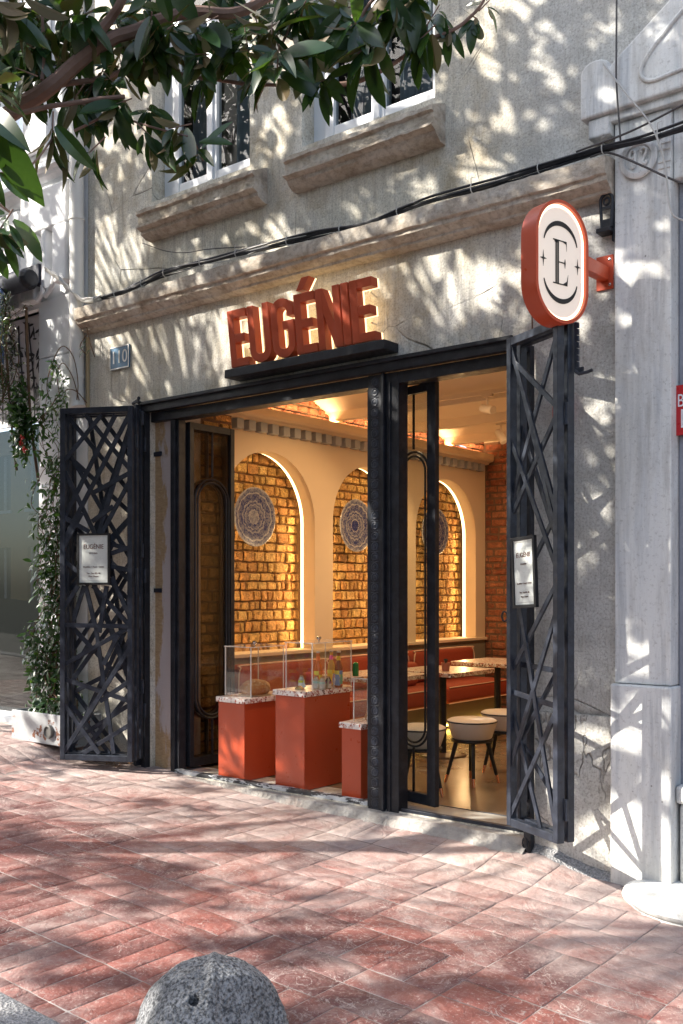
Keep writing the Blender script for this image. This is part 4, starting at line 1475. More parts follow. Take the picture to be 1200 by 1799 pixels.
# stone bollard in the foreground
cx, cy = -2.665, -2.755
z0 = gz(cx, cy)
a = MB()
vs, fs = [], []
NR, NS = 64, 150
for i in range(NR + 1):
    t = (math.pi / 2) * i / NR
    for k in range(NS):
        ph = 2 * math.pi * k / NS
        q = Vector((math.cos(ph) * math.cos(t), math.sin(ph) * math.cos(t), math.sin(t)))
        r = .285 if True else 0
        rz = .30
        # worn, chiselled scoop on the side turned to the right
        s1 = q.dot(Vector((.97, -.106, .40)).normalized())
        dent = -.055 * smooth((s1 - .70) / .26)
        ridge = .012 * math.exp(-((q.dot(Vector((.72, .69, 0)).normalized()) - .02) / .07) ** 2) * (1 if q.y < .3 else 0)
        nn = noise.noise(q * 3.1) * .008 + noise.noise(q * 14) * .003
        hole = q.dot(Vector((.30, -.59, .75)).normalized())
        h = -.06 * smooth((hole - .9978) / .0012)
        rr = 1 + (dent + ridge + nn + h) / .285
        vs.append((cx + q.x * r * rr, cy + q.y * r * rr, z0 - .02 + q.z * rz * rr))
for i in range(NR):
    for k in range(NS):
        fs.append((i * NS + k, i * NS + (k + 1) % NS, (i + 1) * NS + (k + 1) % NS, (i + 1) * NS + k))
a.add(vs, fs)
solo("stone_bollard", a, BOLL, "dome-shaped rough grey stone bollard with a small hole, in the foreground", "bollard", (cx, cy, z0), smooth=True)

# ------------------------------------------------------------------ neighbour on the left
NB = thing("white_neighbour_building", "white painted building with shop window and moulded upper panels at the left edge", "building", (-8.2, 0, .1))
a = MB()
wall_with_holes(a, [-14, -7.08], [-.3, TOP], [(-9.9, -7.78, .27, 3.98), (-9.6, -7.99, 5.25, 7.2)], .0, .34)
part("wall", a, WHITEWALL, NB)
a = MB()
for i, (z0_, z1_) in enumerate(((.30, .66), (.675, 1.23), (1.245, 1.80), (1.815, 2.37), (2.385, 2.93), (2.945, 3.5), (3.515, 4.02))):
    a.box(-7.75, -7.232, -.028, .001, z0_, z1_)
pilr = part("quoin_panel", a, WHITE, NB, bevel=.006)
a = MB()
for x in (-7.70,):
    for z in (2.15, 2.55): a.lathe([(0, .012), (.014, .008), (.016, 0)], (x, -.03, z), 10, Matrix.Rotation(R(90), 4, 'X'))
part("bolt", a, CHROME, pilr, smooth=True)
# mouldings and recessed panels of the first floor
mp = [(.0, .16), (-.05, .15), (-.14, .12), (-.15, .07), (-.11, .05), (-.10, .02), (-.05, -.01), (-.04, -.05), (0, -.06)]
for x0, x1, z, nm_ in ((-14, -7.95, 4.98, 'a'), (-7.95, -7.24, 5.06, 'b')):
    part("moulding", moulding(x0, x1, mp, z, 2, .0, n=4), WHITEWALL, NB)
a = MB()
a.box(-7.93, -7.25, -.10, .001, 4.62, 4.98)
a.box(-7.93, -7.72, -.10, .001, 4.02, 4.618)
a.box(-7.45, -7.25, -.10, .001, 4.12, 4.618)
a.box(-7.62, -7.56, -.10, .001, 4.10, 4.618)
a.box(-8.6, -8.0, -.07, .001, 4.62, 4.9); a.box(-8.25, -8.0, -.07, .001, 4.0, 4.618)
a.box(-7.9, -7.30, -.10, .001, 5.24, 7.5)
a.box(-7.80, -7.45, -.16, -.101, 5.3, 7.4)
part("raised_panel", a, WHITEWALL, NB, bevel=.015)
a = MB()
a.tube(curve_pts([(-7.60, -.09, 4.13), (-7.62, -.085, 4.06), (-7.70, -.08, 4.02)], 5), .022, 8)
a.tube(curve_pts([(-7.43, -.09, 4.18), (-7.47, -.085, 4.10), (-7.58, -.08, 4.03)], 5), .022, 8)
part("baluster_curl", a, WHITEWALL, NB, smooth=True)
a = MB(); a.box(-9.6, -7.99, .10, .16, 5.25, 7.2)
part("upper_window", a, PANE_U, NB)
a = MB()
for x in (-8.0, -8.5, -9.0): a.box(x - .04, x, .05, .12, 5.25, 7.2)
a.box(-9.6, -7.99, .05, .12, 5.25, 5.31)
part("window_frame", a, WHITE, NB, bevel=.004)
# shop window: glass, dim interior and the pierced leaf-pattern fascia
a = MB(); a.box(-9.9, -7.78, .20, .21, .27, 2.98)
part("shop_pane", a, PANE_D, NB)
a = MB(); a.box(-9.9, -7.79, 1.6, 1.62, .2, 4.2); a.box(-9.9, -7.79, .22, 1.6, .20, .262); a.box(-9.9, -7.79, .3, 1.6, 3.9, 4.1)
part("shop_interior", a, m_paint("dim_shop_interior", (.07, .065, .06), .7, .3, .1, 3), NB)
a = MB()
for x in (-9.0, -8.62): a.box(x, x + .34, .9, .93, .27, 1.75)
part("hanging_screen", a, m_paint("pale_grey_screen", (.16, .20, .21), .5, .15, .0, 2), NB)
a = MB(); a.box(-9.9, -7.79, .10, .125, 2.985, 3.975)
fasc = part("fascia", a, m_paint("off_white_fascia", (.60, .61, .62), .5, .05, .0), NB, bevel=.002)
a = MB()
rr = random.Random(4)
cut = 0
stem = []
for k in range(9):
    x = -8.62 + k * .105 + rr.uniform(-.02, .02)
    lean = rr.uniform(-.35, .35)
    z_ = 3.02
    pts = [(x + lean * t * .25 + .02 * math.sin(t * 5), z_ + t * .9) for t in [i / 5 for i in range(6)]]
    for p, q in zip(pts[:-1], pts[1:]):
        cut += 1
        y = .0985 - .0002 * (cut % 9)
        a.bar((p[0], y, p[1]), (q[0], y, q[1]), .013 if k % 2 else .022, .0012, (0, 1, 0))
for k in range(150):
    x, z_ = rr.uniform(-8.7, -7.82), rr.uniform(3.03, 3.93)
    t, L = rr.uniform(0, math.pi), rr.uniform(.03, .07)
    w_ = L * rr.uniform(.16, .3)
    c_, s_ = math.cos(t), math.sin(t)
    P = [(-L, 0), (-L * .3, w_), (L * .5, w_ * .8), (L, 0), (L * .5, -w_ * .7), (-L * .3, -w_)]
    y = .0975 - .00005 * k * .2
    a.prism([(x + u * c_ - v * s_, z_ + u * s_ + v * c_) for u, v in P][::-1], lambda u, v, d: (u, d, v), y - .001, y)
part("leaf_cutout", a, BLACKM, fasc)
a = MB(); a.box(-9.9, -7.79, .06, .30, 3.98, 4.02)
part("window_head", a, WHITE, NB)
st = MB()
st.box(-9.9, -7.20, -.30, .19, -.1, .165)
st.box(-9.9, -7.78, -.02, .20, .166, .268)
part("shop_step", st, m_paint("grey_blue_step_stone", (.30, .33, .37), .6, .15), NB, bevel=.01)
# downpipe
a = MB()
a.tube([(-7.135, -.07, 7.8), (-7.135, -.07, 3.02)], .062, 16)
a.tube([(-7.135, -.07, 3.02), (-7.125, -.07, 2.99)], .075, 16)
DP = thing("downpipe", "cream-white round downpipe between the white building and the plaster facade", "downpipe", (-7.135, -.07, 3))
part("pipe", a, PIPEW, DP, smooth=True)
a = MB()
for z in (3.25, 4.6, 5.6):
    a.tube([(-7.135, -.07, z), (-7.135, -.07, z + .03)], .069, 16)
    a.box(-7.15, -7.12, -.005, .0, z, z + .03)
part("pipe_clip", a, PIPEW, DP, smooth=True)
a = MB(); a.box(-7.068, -7.045, -.03, -.001, 3.0, 3.60); 
solo("conduit", a, m_paint("tan_conduit", (.42, .33, .20), .6, .1), "tan cable trunking strip beside the downpipe above the left gate", "conduit", (-7.05, 0, 3.3), bevel=.003)
# folded dark awning cassette
AW = thing("awning", "folded dark blue-black awning roll above the neighbouring shop window", "awning", (-8.3, -.22, 4.2))
a = MB()
a.tube([(-10.4, -.22, 4.21), (-7.62, -.22, 4.16)], .095, 14)
a.box(-10.4, -7.62, -.12, -.03, 4.15, 4.32)
part("roll", a, m_paint("dark_awning_cloth", (.014, .018, .035), .6, .2, .3), AW, smooth=True)
a = MB(); a.box(-10.3, -7.92, -.30, -.27, 3.45, 4.12)
part("blue_valance", a, m_paint("blue_awning_cloth", (.10, .16, .34), .7, .2, .3), AW)
a = MB(); a.tube([(-7.62, -.22, 4.16), (-7.57, -.22, 4.16)], [.098, .07], 14)
part("end_bracket", a, IRON, AW, bevel=.01)

# ------------------------------------------------------------------ leaves
def leaf_geo(mb, base, d, nrm, L, W, tint, fold=.25, curl=.2, n=5):
    """a leaf blade as two rows of quads"""
    d = d.normalized()
    side = d.cross(nrm)
    if side.length < 1e-4: side = d.cross(Vector((.2, .9, .3)))
    side.normalize()
    nn = side.cross(d).normalized()
    vs = []
    for i in range(n + 1):
        t = i / n
        w_ = W * (math.sin(math.pi * min(1, t * .93 + .04)) ** .75) * (1 - .15 * t)
        if i == n: w_ = W * .03
        c = base + d * (L * t) - nn * (curl * L * t * t)
        vs += [c + side * w_ / 2 + nn * (fold * w_ / 2), c, c - side * w_ / 2 + nn * (fold * w_ / 2)]
    fs = []
    for i in range(n):
        fs += [(i * 3, (i + 1) * 3, (i + 1) * 3 + 1, i * 3 + 1), (i * 3 + 1, (i + 1) * 3 + 1, (i + 1) * 3 + 2, i * 3 + 2)]
    mb.add(vs, fs, tint)
def whorl(mb, tw, c, axis, L, W, nleaf, rng, droop=.5, n=5, stemlen=.09):
    axis = axis.normalized()
    u = axis.cross(Vector((.3, .2, 1)))
    if u.length < .1: u = axis.cross(Vector((1, 0, 0)))
    u.normalize(); v = axis.cross(u)
    for k in range(nleaf):
        t = 2.4 * k + rng.uniform(-.3, .3)
        el = rng.uniform(.05, .75)
        d = (u * math.cos(t) + v * math.sin(t)) * (1 - el * .6) + axis * el + Vector((0, 0, -droop * rng.uniform(.5, 1.3)))
        b = c - axis * (.012 * (nleaf - k) * .6)
        l = L * rng.uniform(.5, 1.2)
        nr = (Vector((0, 0, 1)) if n < 6 else Vector((.25, -1.0, .35))) + axis * .3 + Vector((rng.uniform(-.5, .5), rng.uniform(-.5, .5), 0))
        if n >= 6 and rng.random() < .22: nr = -nr
        tint = min(1, max(0, rng.gauss(.42, .2))) if rng.random() > .10 else rng.uniform(.8, 1)
        leaf_geo(mb, b + d.normalized() * .018, d, nr, l, W * rng.uniform(.8, 1.15) * l / L, tint, rng.uniform(.1, .55), rng.uniform(-.1, .5), n)
    if tw is not None:
        tw.tube([c - axis * stemlen - Vector((0, 0, .0)), c - axis * stemlen * .4, c + axis * .01], [.0035, .003, .0025], 5)

# camera maths, only used to turn what the photo shows of the tree into metres
Fv = Vector((-math.sin(YAW), math.cos(YAW), 0)); Rv = Vector((math.cos(YAW), math.sin(YAW), 0)); Cv = Vector((0, -CAM_D, CAM_H))
def at(px, py, dep):
    return Cv + (Fv + Rv * ((px - 600) / FPX) + Vector((0, 0, (1035.7 - py) / FPX))) * dep
def px_of(p):
    q = p - Cv
    dep = q.dot(Fv)
    if dep < .1: return None
    return 600 + FPX * q.dot(Rv) / dep, 1035.7 - FPX * q.z / dep, dep

TREE = thing("magnolia_tree", "large-leaved magnolia overhanging the facade from the upper left", "tree", (-7.4, -4.2, gz(-7.4, KY)))
lv, br = MB(), MB()
rng = random.Random(21)
trunk_top = Vector((-7.1, -3.9, 3.1))
br.tube(curve_pts([(-7.4, -4.2, .0), (-7.35, -4.15, 1.5), trunk_top, (-7.0, -3.6, 4.4), (-7.2, -3.0, 5.8), (-7.1, -2.6, 7.2)], 5), [.17] * 6 + [.15] * 5 + [.11] * 5 + [.08] * 5 + [.05] * 5 if False else .12, 12)
D0 = 4.3
def bpath(pts, r0, r1, n=6, side=8):
    P = curve_pts([at(*p) for p in pts], n)
    m_ = len(P)
    br.tube([p + Vector((noise.noise(p * 6), noise.noise(p * 6 + Vector((5, 5, 5))), noise.noise(p * 6 + Vector((9, 1, 4))))) * r0 * .5 for p in P], [r0 + (r1 - r0) * i / (m_ - 1) for i in range(m_)], side)
    return P
P = bpath([(-330, 330, 5.0), (-120, 270, 4.7), (45, 185, 4.4), (90, 150, 4.3), (150, 95, 4.3), (185, 75, 4.3), (225, 55, 4.3), (325, 24, 4.3), (400, 20, 4.3), (465, 0, 4.3), (560, -60, 4.4), (700, -160, 4.5)], .040, .016)
br.tube(curve_pts([trunk_top, trunk_top.lerp(at(-330, 330, 5.0), .5) + Vector((0, 0, .25)), at(-330, 330, 5.0)], 6), .055, 10)
bpath([(150, 95, 4.3), (172, 60, 4.28), (195, 30, 4.25), (215, 0, 4.2), (240, -70, 4.2)], .024, .016)
bpath([(-150, 150, 4.4), (0, 172, 4.25), (25, 198, 4.2), (100, 184, 4.2), (220, 170, 4.2)], .014, .009)
bpath([(74, 140, 4.3), (78, 100, 4.3), (76, 50, 4.3), (72, 10, 4.3)], .009, .006)
bpath([(100, 150, 4.35), (195, 134, 4.4), (250, 108, 4.45), (325, 132, 4.4), (415, 145, 4.35), (500, 150, 4.3), (565, 152, 4.3)], .013, .006)
bpath([(565, 152, 4.3), (620, 145, 4.25), (660, 130, 4.2), (700, 106, 4.2), (745, 74, 4.2), (790, 55, 4.2), (820, 35, 4.2), (850, 0, 4.2), (870, -60, 4.3)], .011, .006)
bpath([(720, -60, 4.0), (640, 20, 4.1), (632, 90, 4.15)], .009, .005)
bpath([(530, -60, 4.1), (520, 20, 4.1), (495, 80, 4.1)], .009, .005)
bpath([(130, 230, 4.2), (200, 200, 4.2), (240, 215, 4.2), (330, 240, 4.1)], .006, .004)
bpath([(-60, 310, 3.6), (30, 300, 3.7), (60, 285, 3.8), (95, 240, 3.9)], .005, .004)
bpath([(-120, 330, 3.2), (-20, 350, 3.2), (20, 375, 3.2)], .006, .004)
# clusters: (px, py, depth, leaf length, leaves, droop)
cl = [(92, 238, 3.9, .17, 5, 1.3), (160, 265, 4.0, .15, 3, 1.5), (20, 372, 3.15, .135, 9, .8), (-15, 200, 3.0, .22, 7, 1.5), (-8, 300, 3.1, .12, 4, .9), (-10, 430, 3.2, .12, 7, 1.0),
      (262, 192, 4.2, .14, 9, .9), (200, 185, 4.2, .17, 8, 1.4), (165, 190, 4.25, .17, 7, 1.4), (300, 225, 4.1, .15, 8, .9), (340, 245, 4.1, .14, 7, .8), (270, 245, 4.1, .13, 6, 1.1),
      (60, 60, 4.3, .18, 10, .6), (20, 30, 4.0, .18, 10, .7), (110, 20, 4.4, .18, 10, .6), (30, 120, 4.1, .18, 9, .5), (100, 100, 4.5, .17, 10, .5), (160, 20, 4.2, .18, 10, .8), (0, 90, 4.4, .18, 9, .6),
      (130, 140, 4.5, .16, 8, .8), (170, 150, 4.5, .16, 8, .9), (60, 160, 4.5, .17, 8, .6), (-10, 150, 3.8, .18, 8, .5), (210, 100, 4.5, .16, 9, .8), (230, 30, 4.4, .16, 9, .6), (190, 60, 4.6, .16, 9, .7),
      (265, 60, 4.2, .17, 9, 1.2), (310, 40, 4.2, .16, 9, .8), (300, 90, 4.3, .15, 7, 1.3), (350, 60, 4.4, .16, 9, 1.0), (380, 30, 4.2, .17, 9, .7), (400, 85, 4.3, .15, 8, 1.0), (430, 50, 4.2, .17, 9, .7),
      (345, 95, 4.2, .15, 7, 1.4), (250, 95, 4.4, .15, 7, 1.2), (490, 82, 4.0, .19, 13, .7), (478, 40, 4.1, .17, 9, .4), (520, 30, 4.1, .17, 9, .6), (450, 110, 4.2, .16, 8, .8), (550, 90, 4.1, .15, 8, .5),
      (570, 140, 4.1, .15, 8, .9), (632, 92, 4.05, .19, 12, .8), (620, 30, 4.0, .17, 8, .5), (590, 20, 4.2, .16, 8, .6), (660, 10, 4.1, .16, 8, .6), (700, 20, 4.1, .16, 7, 1.1), (735, 72, 4.15, .15, 5, 1.5),
      (730, 55, 4.2, .13, 5, .9), (790, 50, 4.2, .11, 3, 1.6), (830, 28, 4.2, .12, 4, 1.6), (770, 12, 4.2, .12, 5, .6), (860, 0, 4.2, .1, 4, .3), (725, -10, 4.1, .17, 8, 1.0),
      (110, 60, 4.8, .17, 10, .5), (50, 15, 4.8, .17, 10, .5), (150, 110, 4.9, .16, 9, .5), (200, 20, 4.9, .16, 10, .5), (280, 15, 4.9, .16, 9, .5), (340, 5, 4.9, .16, 8, .5), (20, 60, 4.8, .16, 9, .5),
      (420, 0, 4.7, .16, 8, .5), (500, -10, 4.6, .16, 8, .5), (575, -10, 4.6, .16, 8, .5), (130, 175, 4.3, .14, 5, 1.0), (355, 140, 4.4, .14, 4, 1.5), (560, 20, 4.2, .16, 7, 1.0)]
for k in range(12):
    px, py = rng.uniform(-40, 560), rng.uniform(-60, 95) 
    if px < 230 and rng.random() < .6: py = rng.uniform(-20, 165)
    cl.append((px, py, rng.uniform(4.0, 5.2), rng.uniform(.13, .17), 9, rng.uniform(.4, 1.1)))
for px, py, dep, L, nl, dr in cl:
    c = at(px, py, dep)
    axis = Vector((rng.uniform(-.6, .6), rng.uniform(-.6, .6), rng.uniform(-.2, .7)))
    if rng.random() < .0: pass
    if dr > .85: axis = Vector((rng.uniform(-.5, .5), rng.uniform(-.5, .5), -.2))
    L *= 1.06
    whorl(lv, br, c, axis, L, L * .38, nl + (4 if py < 120 else 2), rng, dr, 6)
# unseen rest of the crown, its leaves placed and dropped to shape the sun patches
S = -SUN_D / math.hypot(SUN_D.x, SUN_D.y)          # one metre of plan travel towards the sun
def clear_of_frame(p):
    q = px_of(p)
    if q is None: return True
    return q[0] < -90 or q[1] < -110 or q[0] > 1330
def cover_facade(x, z):
    """how much shading crown to put between the sun and a spot on the facade"""
    def blob(cx, cz, rx, rz): return math.exp(-(((x - cx) / rx) ** 2 + ((z - cz) / rz) ** 2))
    op = .0
    op += .80 * blob(-6.75, 4.15, .35, .5) + .45 * blob(-6.2, 3.4, .8, .35) + .35 * blob(-5.5, 3.35, .9, .4) + .30 * blob(-5.2, 4.1, .9, .25)
    op += .60 * blob(-3.45, 3.45, .50, .3) + .25 * blob(-2.9, 3.2, .5, .4) + .30 * blob(-3.2, 4.75, .4, .5) + .30 * blob(-2.8, 5.2, .5, .3) + .2 * blob(-2.45, 2.2, .3, .4)
    op += 1.3 * blob(-2.35, .22, .50, .58) + .45 * blob(-7.6, 4.4, .5, .6) + .4 * blob(-7.6, 5.2, .5, .3) + .15 * blob(-4.3, 3.7, 1.5, .4)
    op += .2 * blob(-5.0, .3, 1.2, .5)
    op -= .5 * blob(-2.5, 1.9, .4, .9)
    return 1 - min(1, op)
def cover_ground(x, y):
    lit = .95
    n_ = noise.noise((x * .9, y * 1.5, 3.0)) * 1.2
    lit += n_ * .55
    if y < -1.1: lit -= .85 * smooth((-1.1 - y) / .7)
    if y > -.9 and x < -5.2: lit -= .4
    if x > -3.0 and y > -1.2: lit += .4
    return max(0, min(1, 1 - lit))
far = random.Random(77)
crown, tw2 = MB(), MB()
cent = []
def sun_opening(p):
    """True where the crown has a gap on the sun's way to this leaf's shadow"""
    k = max(0.0, (-.02 - p.y) / -S.y)
    z = p.z - S.z * k
    x = p.x - S.x * k
    if z > gz(x, 0):
        c = 1 - cover_facade(x, z)
        n_ = noise.noise((x * 3.4, z * 3.2, 2.0)) * 1.25 + .6 * noise.noise((x * 9, z * 8, 5.0))
        return n_ > .54 - 1.25 * c
    k = (p.z + .15) / S.z
    x, y = p.x - S.x * k, p.y - S.y * k
    n_ = noise.noise((x * 1.3, y * 3.2, 3.0)) + .5 * noise.noise((x * 4.5, y * 6, 5.0))
    return n_ > .50 - 1.3 * (1 - cover_ground(x, y))
tries = 0
N1 = 0
while N1 < 2100 and tries < 110000:
    tries += 1
    x, z = far.uniform(-8.4, -1.2), far.uniform(-.1, 6.1)
    if far.random() > .35 + .65 * cover_facade(x, z): continue
    k = far.uniform(2.6, 6.0)
    p = Vector((x, -.02, z)) + S * k
    if p.z < 2.9 or p.z > 8.3 or not clear_of_frame(p): continue
    cent.append(p); N1 += 1
N2 = 0
while N2 < 420 and tries < 150000:
    tries += 1
    x, y = far.uniform(-7.2, -.6), far.uniform(-3.4, .0)
    if far.random() > .2 + cover_ground(x, y): continue
    k = far.uniform(5.0, 9.0)
    p = Vector((x, y, gz(x, y))) + S * k
    if p.z < 3.2 or p.z > 8.0 or not clear_of_frame(p): continue
    cent.append(p); N2 += 1
N3 = 0
vis = [at(*c[:3]) for c in cl]
while N3 < 120 and tries < 200000:
    tries += 1
    p = far.choice(vis) + Vector((far.gauss(0, .12), far.gauss(0, .12), far.gauss(0, .12))) + S * far.uniform(.5, 2.2)
    q = px_of(p)
    if q is None or q[1] > -120 and not (q[0] < -120): continue
    if p.z > 8: continue
    cent.append(p); N3 += 1
for p in cent:
    axis = Vector((far.uniform(-1, 1), far.uniform(-1, 1), far.uniform(-.2, 1)))
    whorl(crown, tw2 if far.random() < .2 else None, p, axis, .18, .075, 9, far, .5, 3, .25)
# drop the leaves that would shade the wanted sun patches
per = 12
nv, nf, ntint = [], [], []
for b in range(0, len(crown.v), per):
    c = sum((Vector(v) for v in crown.v[b:b + per]), Vector()) / per
    if sun_opening(c): continue
    o_ = len(nv)
    nv += crown.v[b:b + per]; ntint += crown.t[b:b + per]
    f0 = b // per * 6
    nf += [tuple(i - b + o_ for i in f) for f in crown.f[f0:f0 + 6]]
crown.v, crown.f, crown.t = nv, nf, ntint
# limbs that carry the off-frame crown
hub = [Vector((-7.0, -3.9, 4.4)), Vector((-7.2, -4.2, 6.0)), Vector((-9.2, -3.6, 5.6)), Vector((-10.2, -5.6, 6.2)), Vector((-5.8, -5.4, 6.0)), Vector((-4.9, -3.6, 6.6)), Vector((-7.6, -6.4, 5.8))]
for h_ in hub[1:]:
    mid = hub[0].lerp(h_, .5) + Vector((far.uniform(-.2, .2), far.uniform(-.2, .2), .3))
    tw2.tube(curve_pts([hub[0], mid, h_], 5), [.07 - .004 * i for i in range(11)], 8)
for i, p in enumerate(cent):
    if i % 4: continue
    h_ = min(hub, key=lambda q: (q - p).length)
    mid = h_.lerp(p, .5) + Vector((far.uniform(-.15, .15), far.uniform(-.15, .15), far.uniform(0, .25)))
    P = curve_pts([h_, mid, p], 4)
    if all(clear_of_frame(q) for q in P): tw2.tube(P, [.018 - .0014 * j for j in range(len(P))], 5)
part("foliage", lv, LEAF, TREE, smooth=True, fixn=False)
part("crown", crown, LEAF, TREE, smooth=True, fixn=False)
part("branches", br, BARK, TREE, smooth=True)
part("twigs", tw2, BARK, TREE, smooth=True)

# ------------------------------------------------------------------ planter and climbers
PL = thing("planter", "white trough planter with rust stains and a round vent, behind the left gate", "planter", (-7.3, -.3, .2))
z0, z1 = .165, .415
a = MB()
xa, xb, ya, yb = -7.60, -6.76, -.40, -.10
a.box(xa, xb, ya, ya + .025, z0, z1); a.box(xa, xb, yb - .025, yb, z0, z1)
a.box(xa, xa + .025, ya + .0255, yb - .0255, z0, z1); a.box(xb - .025, xb, ya + .0255, yb - .0255, z0, z1)
a.box(xa + .03, xb - .03, ya + .03, yb - .03, z0, z0 + .02)
RUST = mat("rusting_white_trough", rough=.7)
g = NG(RUST)
k = g.ramp(g.noise(7, 8, .7), [(.56, 0.), (.59, 1.)])
c = g.ramp(g.noise(3, 6), [(.3, (.26, .275, .29)), (.7, (.40, .415, .43))])  # white darkened to blue-grey: the trough's shade is put into its colour
g.col(g.mix(k, c, g.ramp(g.noise(40, 5), [(.3, (.10, .035, .018)), (.7, (.24, .09, .04))])))
g.bump(g.math('ADD', g.noise(50, 6), k), .3, .006)
part("trough", a, RUST, PL, bevel=.004)
a = MB()
a.lathe([(.055, 0), (.055, .03), (.046, .034), (.040, .02), (0, .02)][::-1], (-7.04, ya, .275), 28, Matrix.Rotation(R(90), 4, 'X'))
part("vent", a, m_paint("grey_plastic", (.12, .12, .115), .5, .2), PL, smooth=True)
a = MB(); a.box(xa + .026, xb - .026, ya + .026, yb - .026, z1 - .06, z1 - .03)
part("soil", a, m_paint("dark_soil", (.05, .035, .025), .95, .5, 1.0, 40), PL)
rg_ = random.Random(9)
def climber(stems, label, name, loc, Ln, m, dens, mtw=TWIG, n=3, spread=.05, cat="climbing plant", W=.5, droop=.3, extra=None):
    t = thing(name, label, cat, loc)
    lm, tm = MB(), MB()
    for pts in stems:
        P = curve_pts(pts, 8)
        P = [p + Vector((noise.noise(p * 5), noise.noise(p * 5 + Vector((3, 3, 3))) * .5, 0)) * spread for p in P]
        tm.tube(P, [.0055 - .003 * i / len(P) for i in range(len(P))], 5)
        for p in P:
            for _ in range(int(rg_.choice(dens) * 1.5 + .3)):
                o_ = Vector((rg_.gauss(0, spread), rg_.gauss(0, spread * .6) - .01, rg_.gauss(0, spread)))
                d = Vector((rg_.uniform(-1, 1), rg_.uniform(-.9, .2), rg_.uniform(-1, .6) - droop))
                leaf_geo(lm, p + o_, d, Vector((rg_.uniform(-.5, .5), -1, rg_.uniform(0, 1))), Ln * rg_.uniform(.6, 1.25), Ln * W * rg_.uniform(.7, 1.1), min(1, max(0, rg_.gauss(.45, .22))), .25, .2, n)
    part("leaves", lm, m, t, smooth=True, fixn=False)
    part("stems", tm, mtw, t, smooth=True)
    return t
V = lambda x, y, z: Vector((x, y, z))
stems = []
for k in range(20):
    x0 = -7.50 + k * .035
    top = rg_.uniform(1.2, 3.2)
    pts = [V(x0, -.25, .38)]
    z = .38
    while z < top:
        z += rg_.uniform(.18, .32)
        pts.append(V(-7.34 + rg_.gauss(0, .14), -.10 - rg_.uniform(0, .12), z))
    if len(pts) > 2: stems.append(pts)
for k in range(5):
    pts = [V(-7.5 + rg_.uniform(-.05, .3), -.25, .38)]
    for j in range(4): pts.append(V(-7.45 - .04 * j + rg_.gauss(0, .08), -.22, .55 + j * .18))
    stems.append(pts)
climber(stems, "leafy green climber growing from the rusty trough up the white pilaster", "climbing_vine", (-7.3, -.2, .4), .070, VINE, [0, 1, 1, 2, 2], spread=.035)
stems = []
for k in range(16):
    x0 = -7.92 + rg_.gauss(0, .06)
    pts = [V(x0, -.28, 2.95 + rg_.uniform(0, .4))]
    for j in range(5): pts.append(V(x0 + rg_.gauss(-.02, .10), -.30 + rg_.gauss(0, .05), pts[0].z + .24 * (j + 1)))
    pts = [p for p in pts if p.z < 4.15]
    if len(pts) > 2: stems.append(pts)
climber(stems, "dark feathery evergreen plant hanging over the neighbouring shop fascia", "evergreen_climber", (-7.95, -.3, 3.1), .050, CONIF, [3, 4, 5], n=2, spread=.05, W=.22, droop=.1)
stems = []
for k in range(7):
    pts = [V(-7.72 + rg_.gauss(0, .04), -.2, 2.5 + rg_.uniform(0, .3))]
    for j in range(3): pts.append(V(-7.70 + rg_.gauss(0, .05), -.22, pts[0].z + .15 * (j + 1)))
    stems.append(pts)
tv = climber(stems, "clump of dark green vine leaves with red blooms at the shop window corner", "flowering_vine", (-7.7, -.2, 2.6), .075, VINE, [2, 3], spread=.045)
a = MB()
for c in ((-7.66, -.26, 2.72), (-7.60, -.27, 2.66), (-7.63, -.27, 2.77)):
    for j in range(14):
        d = Vector((rg_.gauss(0, 1), -abs(rg_.gauss(0, 1)), rg_.gauss(0, 1)))
        leaf_geo(a, Vector(c), d, Vector((0, -1, .2)), .032, .02, .5, .2, .3, 2)
part("red_blooms", a, m_paint("red_petals", (.55, .03, .02), .5, .3, .0), tv, fixn=False)
a = MB()
a.tube(curve_pts([(-7.80, -.22, 2.5), (-7.86, -.24, 3.0), (-7.90, -.26, 3.6), (-7.93, -.26, 4.1)], 8), .012, 7)
a.tube(curve_pts([(-7.62, -.12, 2.4), (-7.70, -.15, 3.0), (-7.74, -.15, 3.6), (-7.76, -.15, 3.95)], 6), .013, 7)
solo("climber_trunk", a, TWIG, "bare brown climber stems rising beside the shop window", "plant stem", (-7.8, -.2, 2.0), smooth=True)
a = MB()
for pts in ([(-7.40, -.08, 2.95), (-7.52, -.1, 3.2), (-7.42, -.12, 3.4), (-7.22, -.16, 3.52), (-7.08, -.15, 3.42), (-7.05, -.12, 3.2), (-7.10, -.1, 3.02)],
            [(-7.36, -.08, 3.10), (-7.34, -.12, 3.3), (-7.22, -.15, 3.38), (-7.10, -.14, 3.25), (-7.06, -.1, 3.05)], [(-7.30, -.08, 3.05), (-7.18, -.15, 3.14), (-7.05, -.14, 3.12), (-6.98, -.08, 3.02)],
            [(-7.0, -.08, 3.72), (-6.95, -.08, 3.55), (-6.90, -.06, 3.40)], [(-6.98, -.08, 3.60), (-7.02, -.12, 3.50), (-6.96, -.1, 3.42)]):
    a.tube(curve_pts(pts, 6), .0045, 5)
t = thing("tendril_loops", "thin leafless tendrils looping over the downpipe above the left gate", "climbing plant", (-7.2, -.1, 3.2))
part("stems", a, TWIG, t, smooth=True)
a = MB()
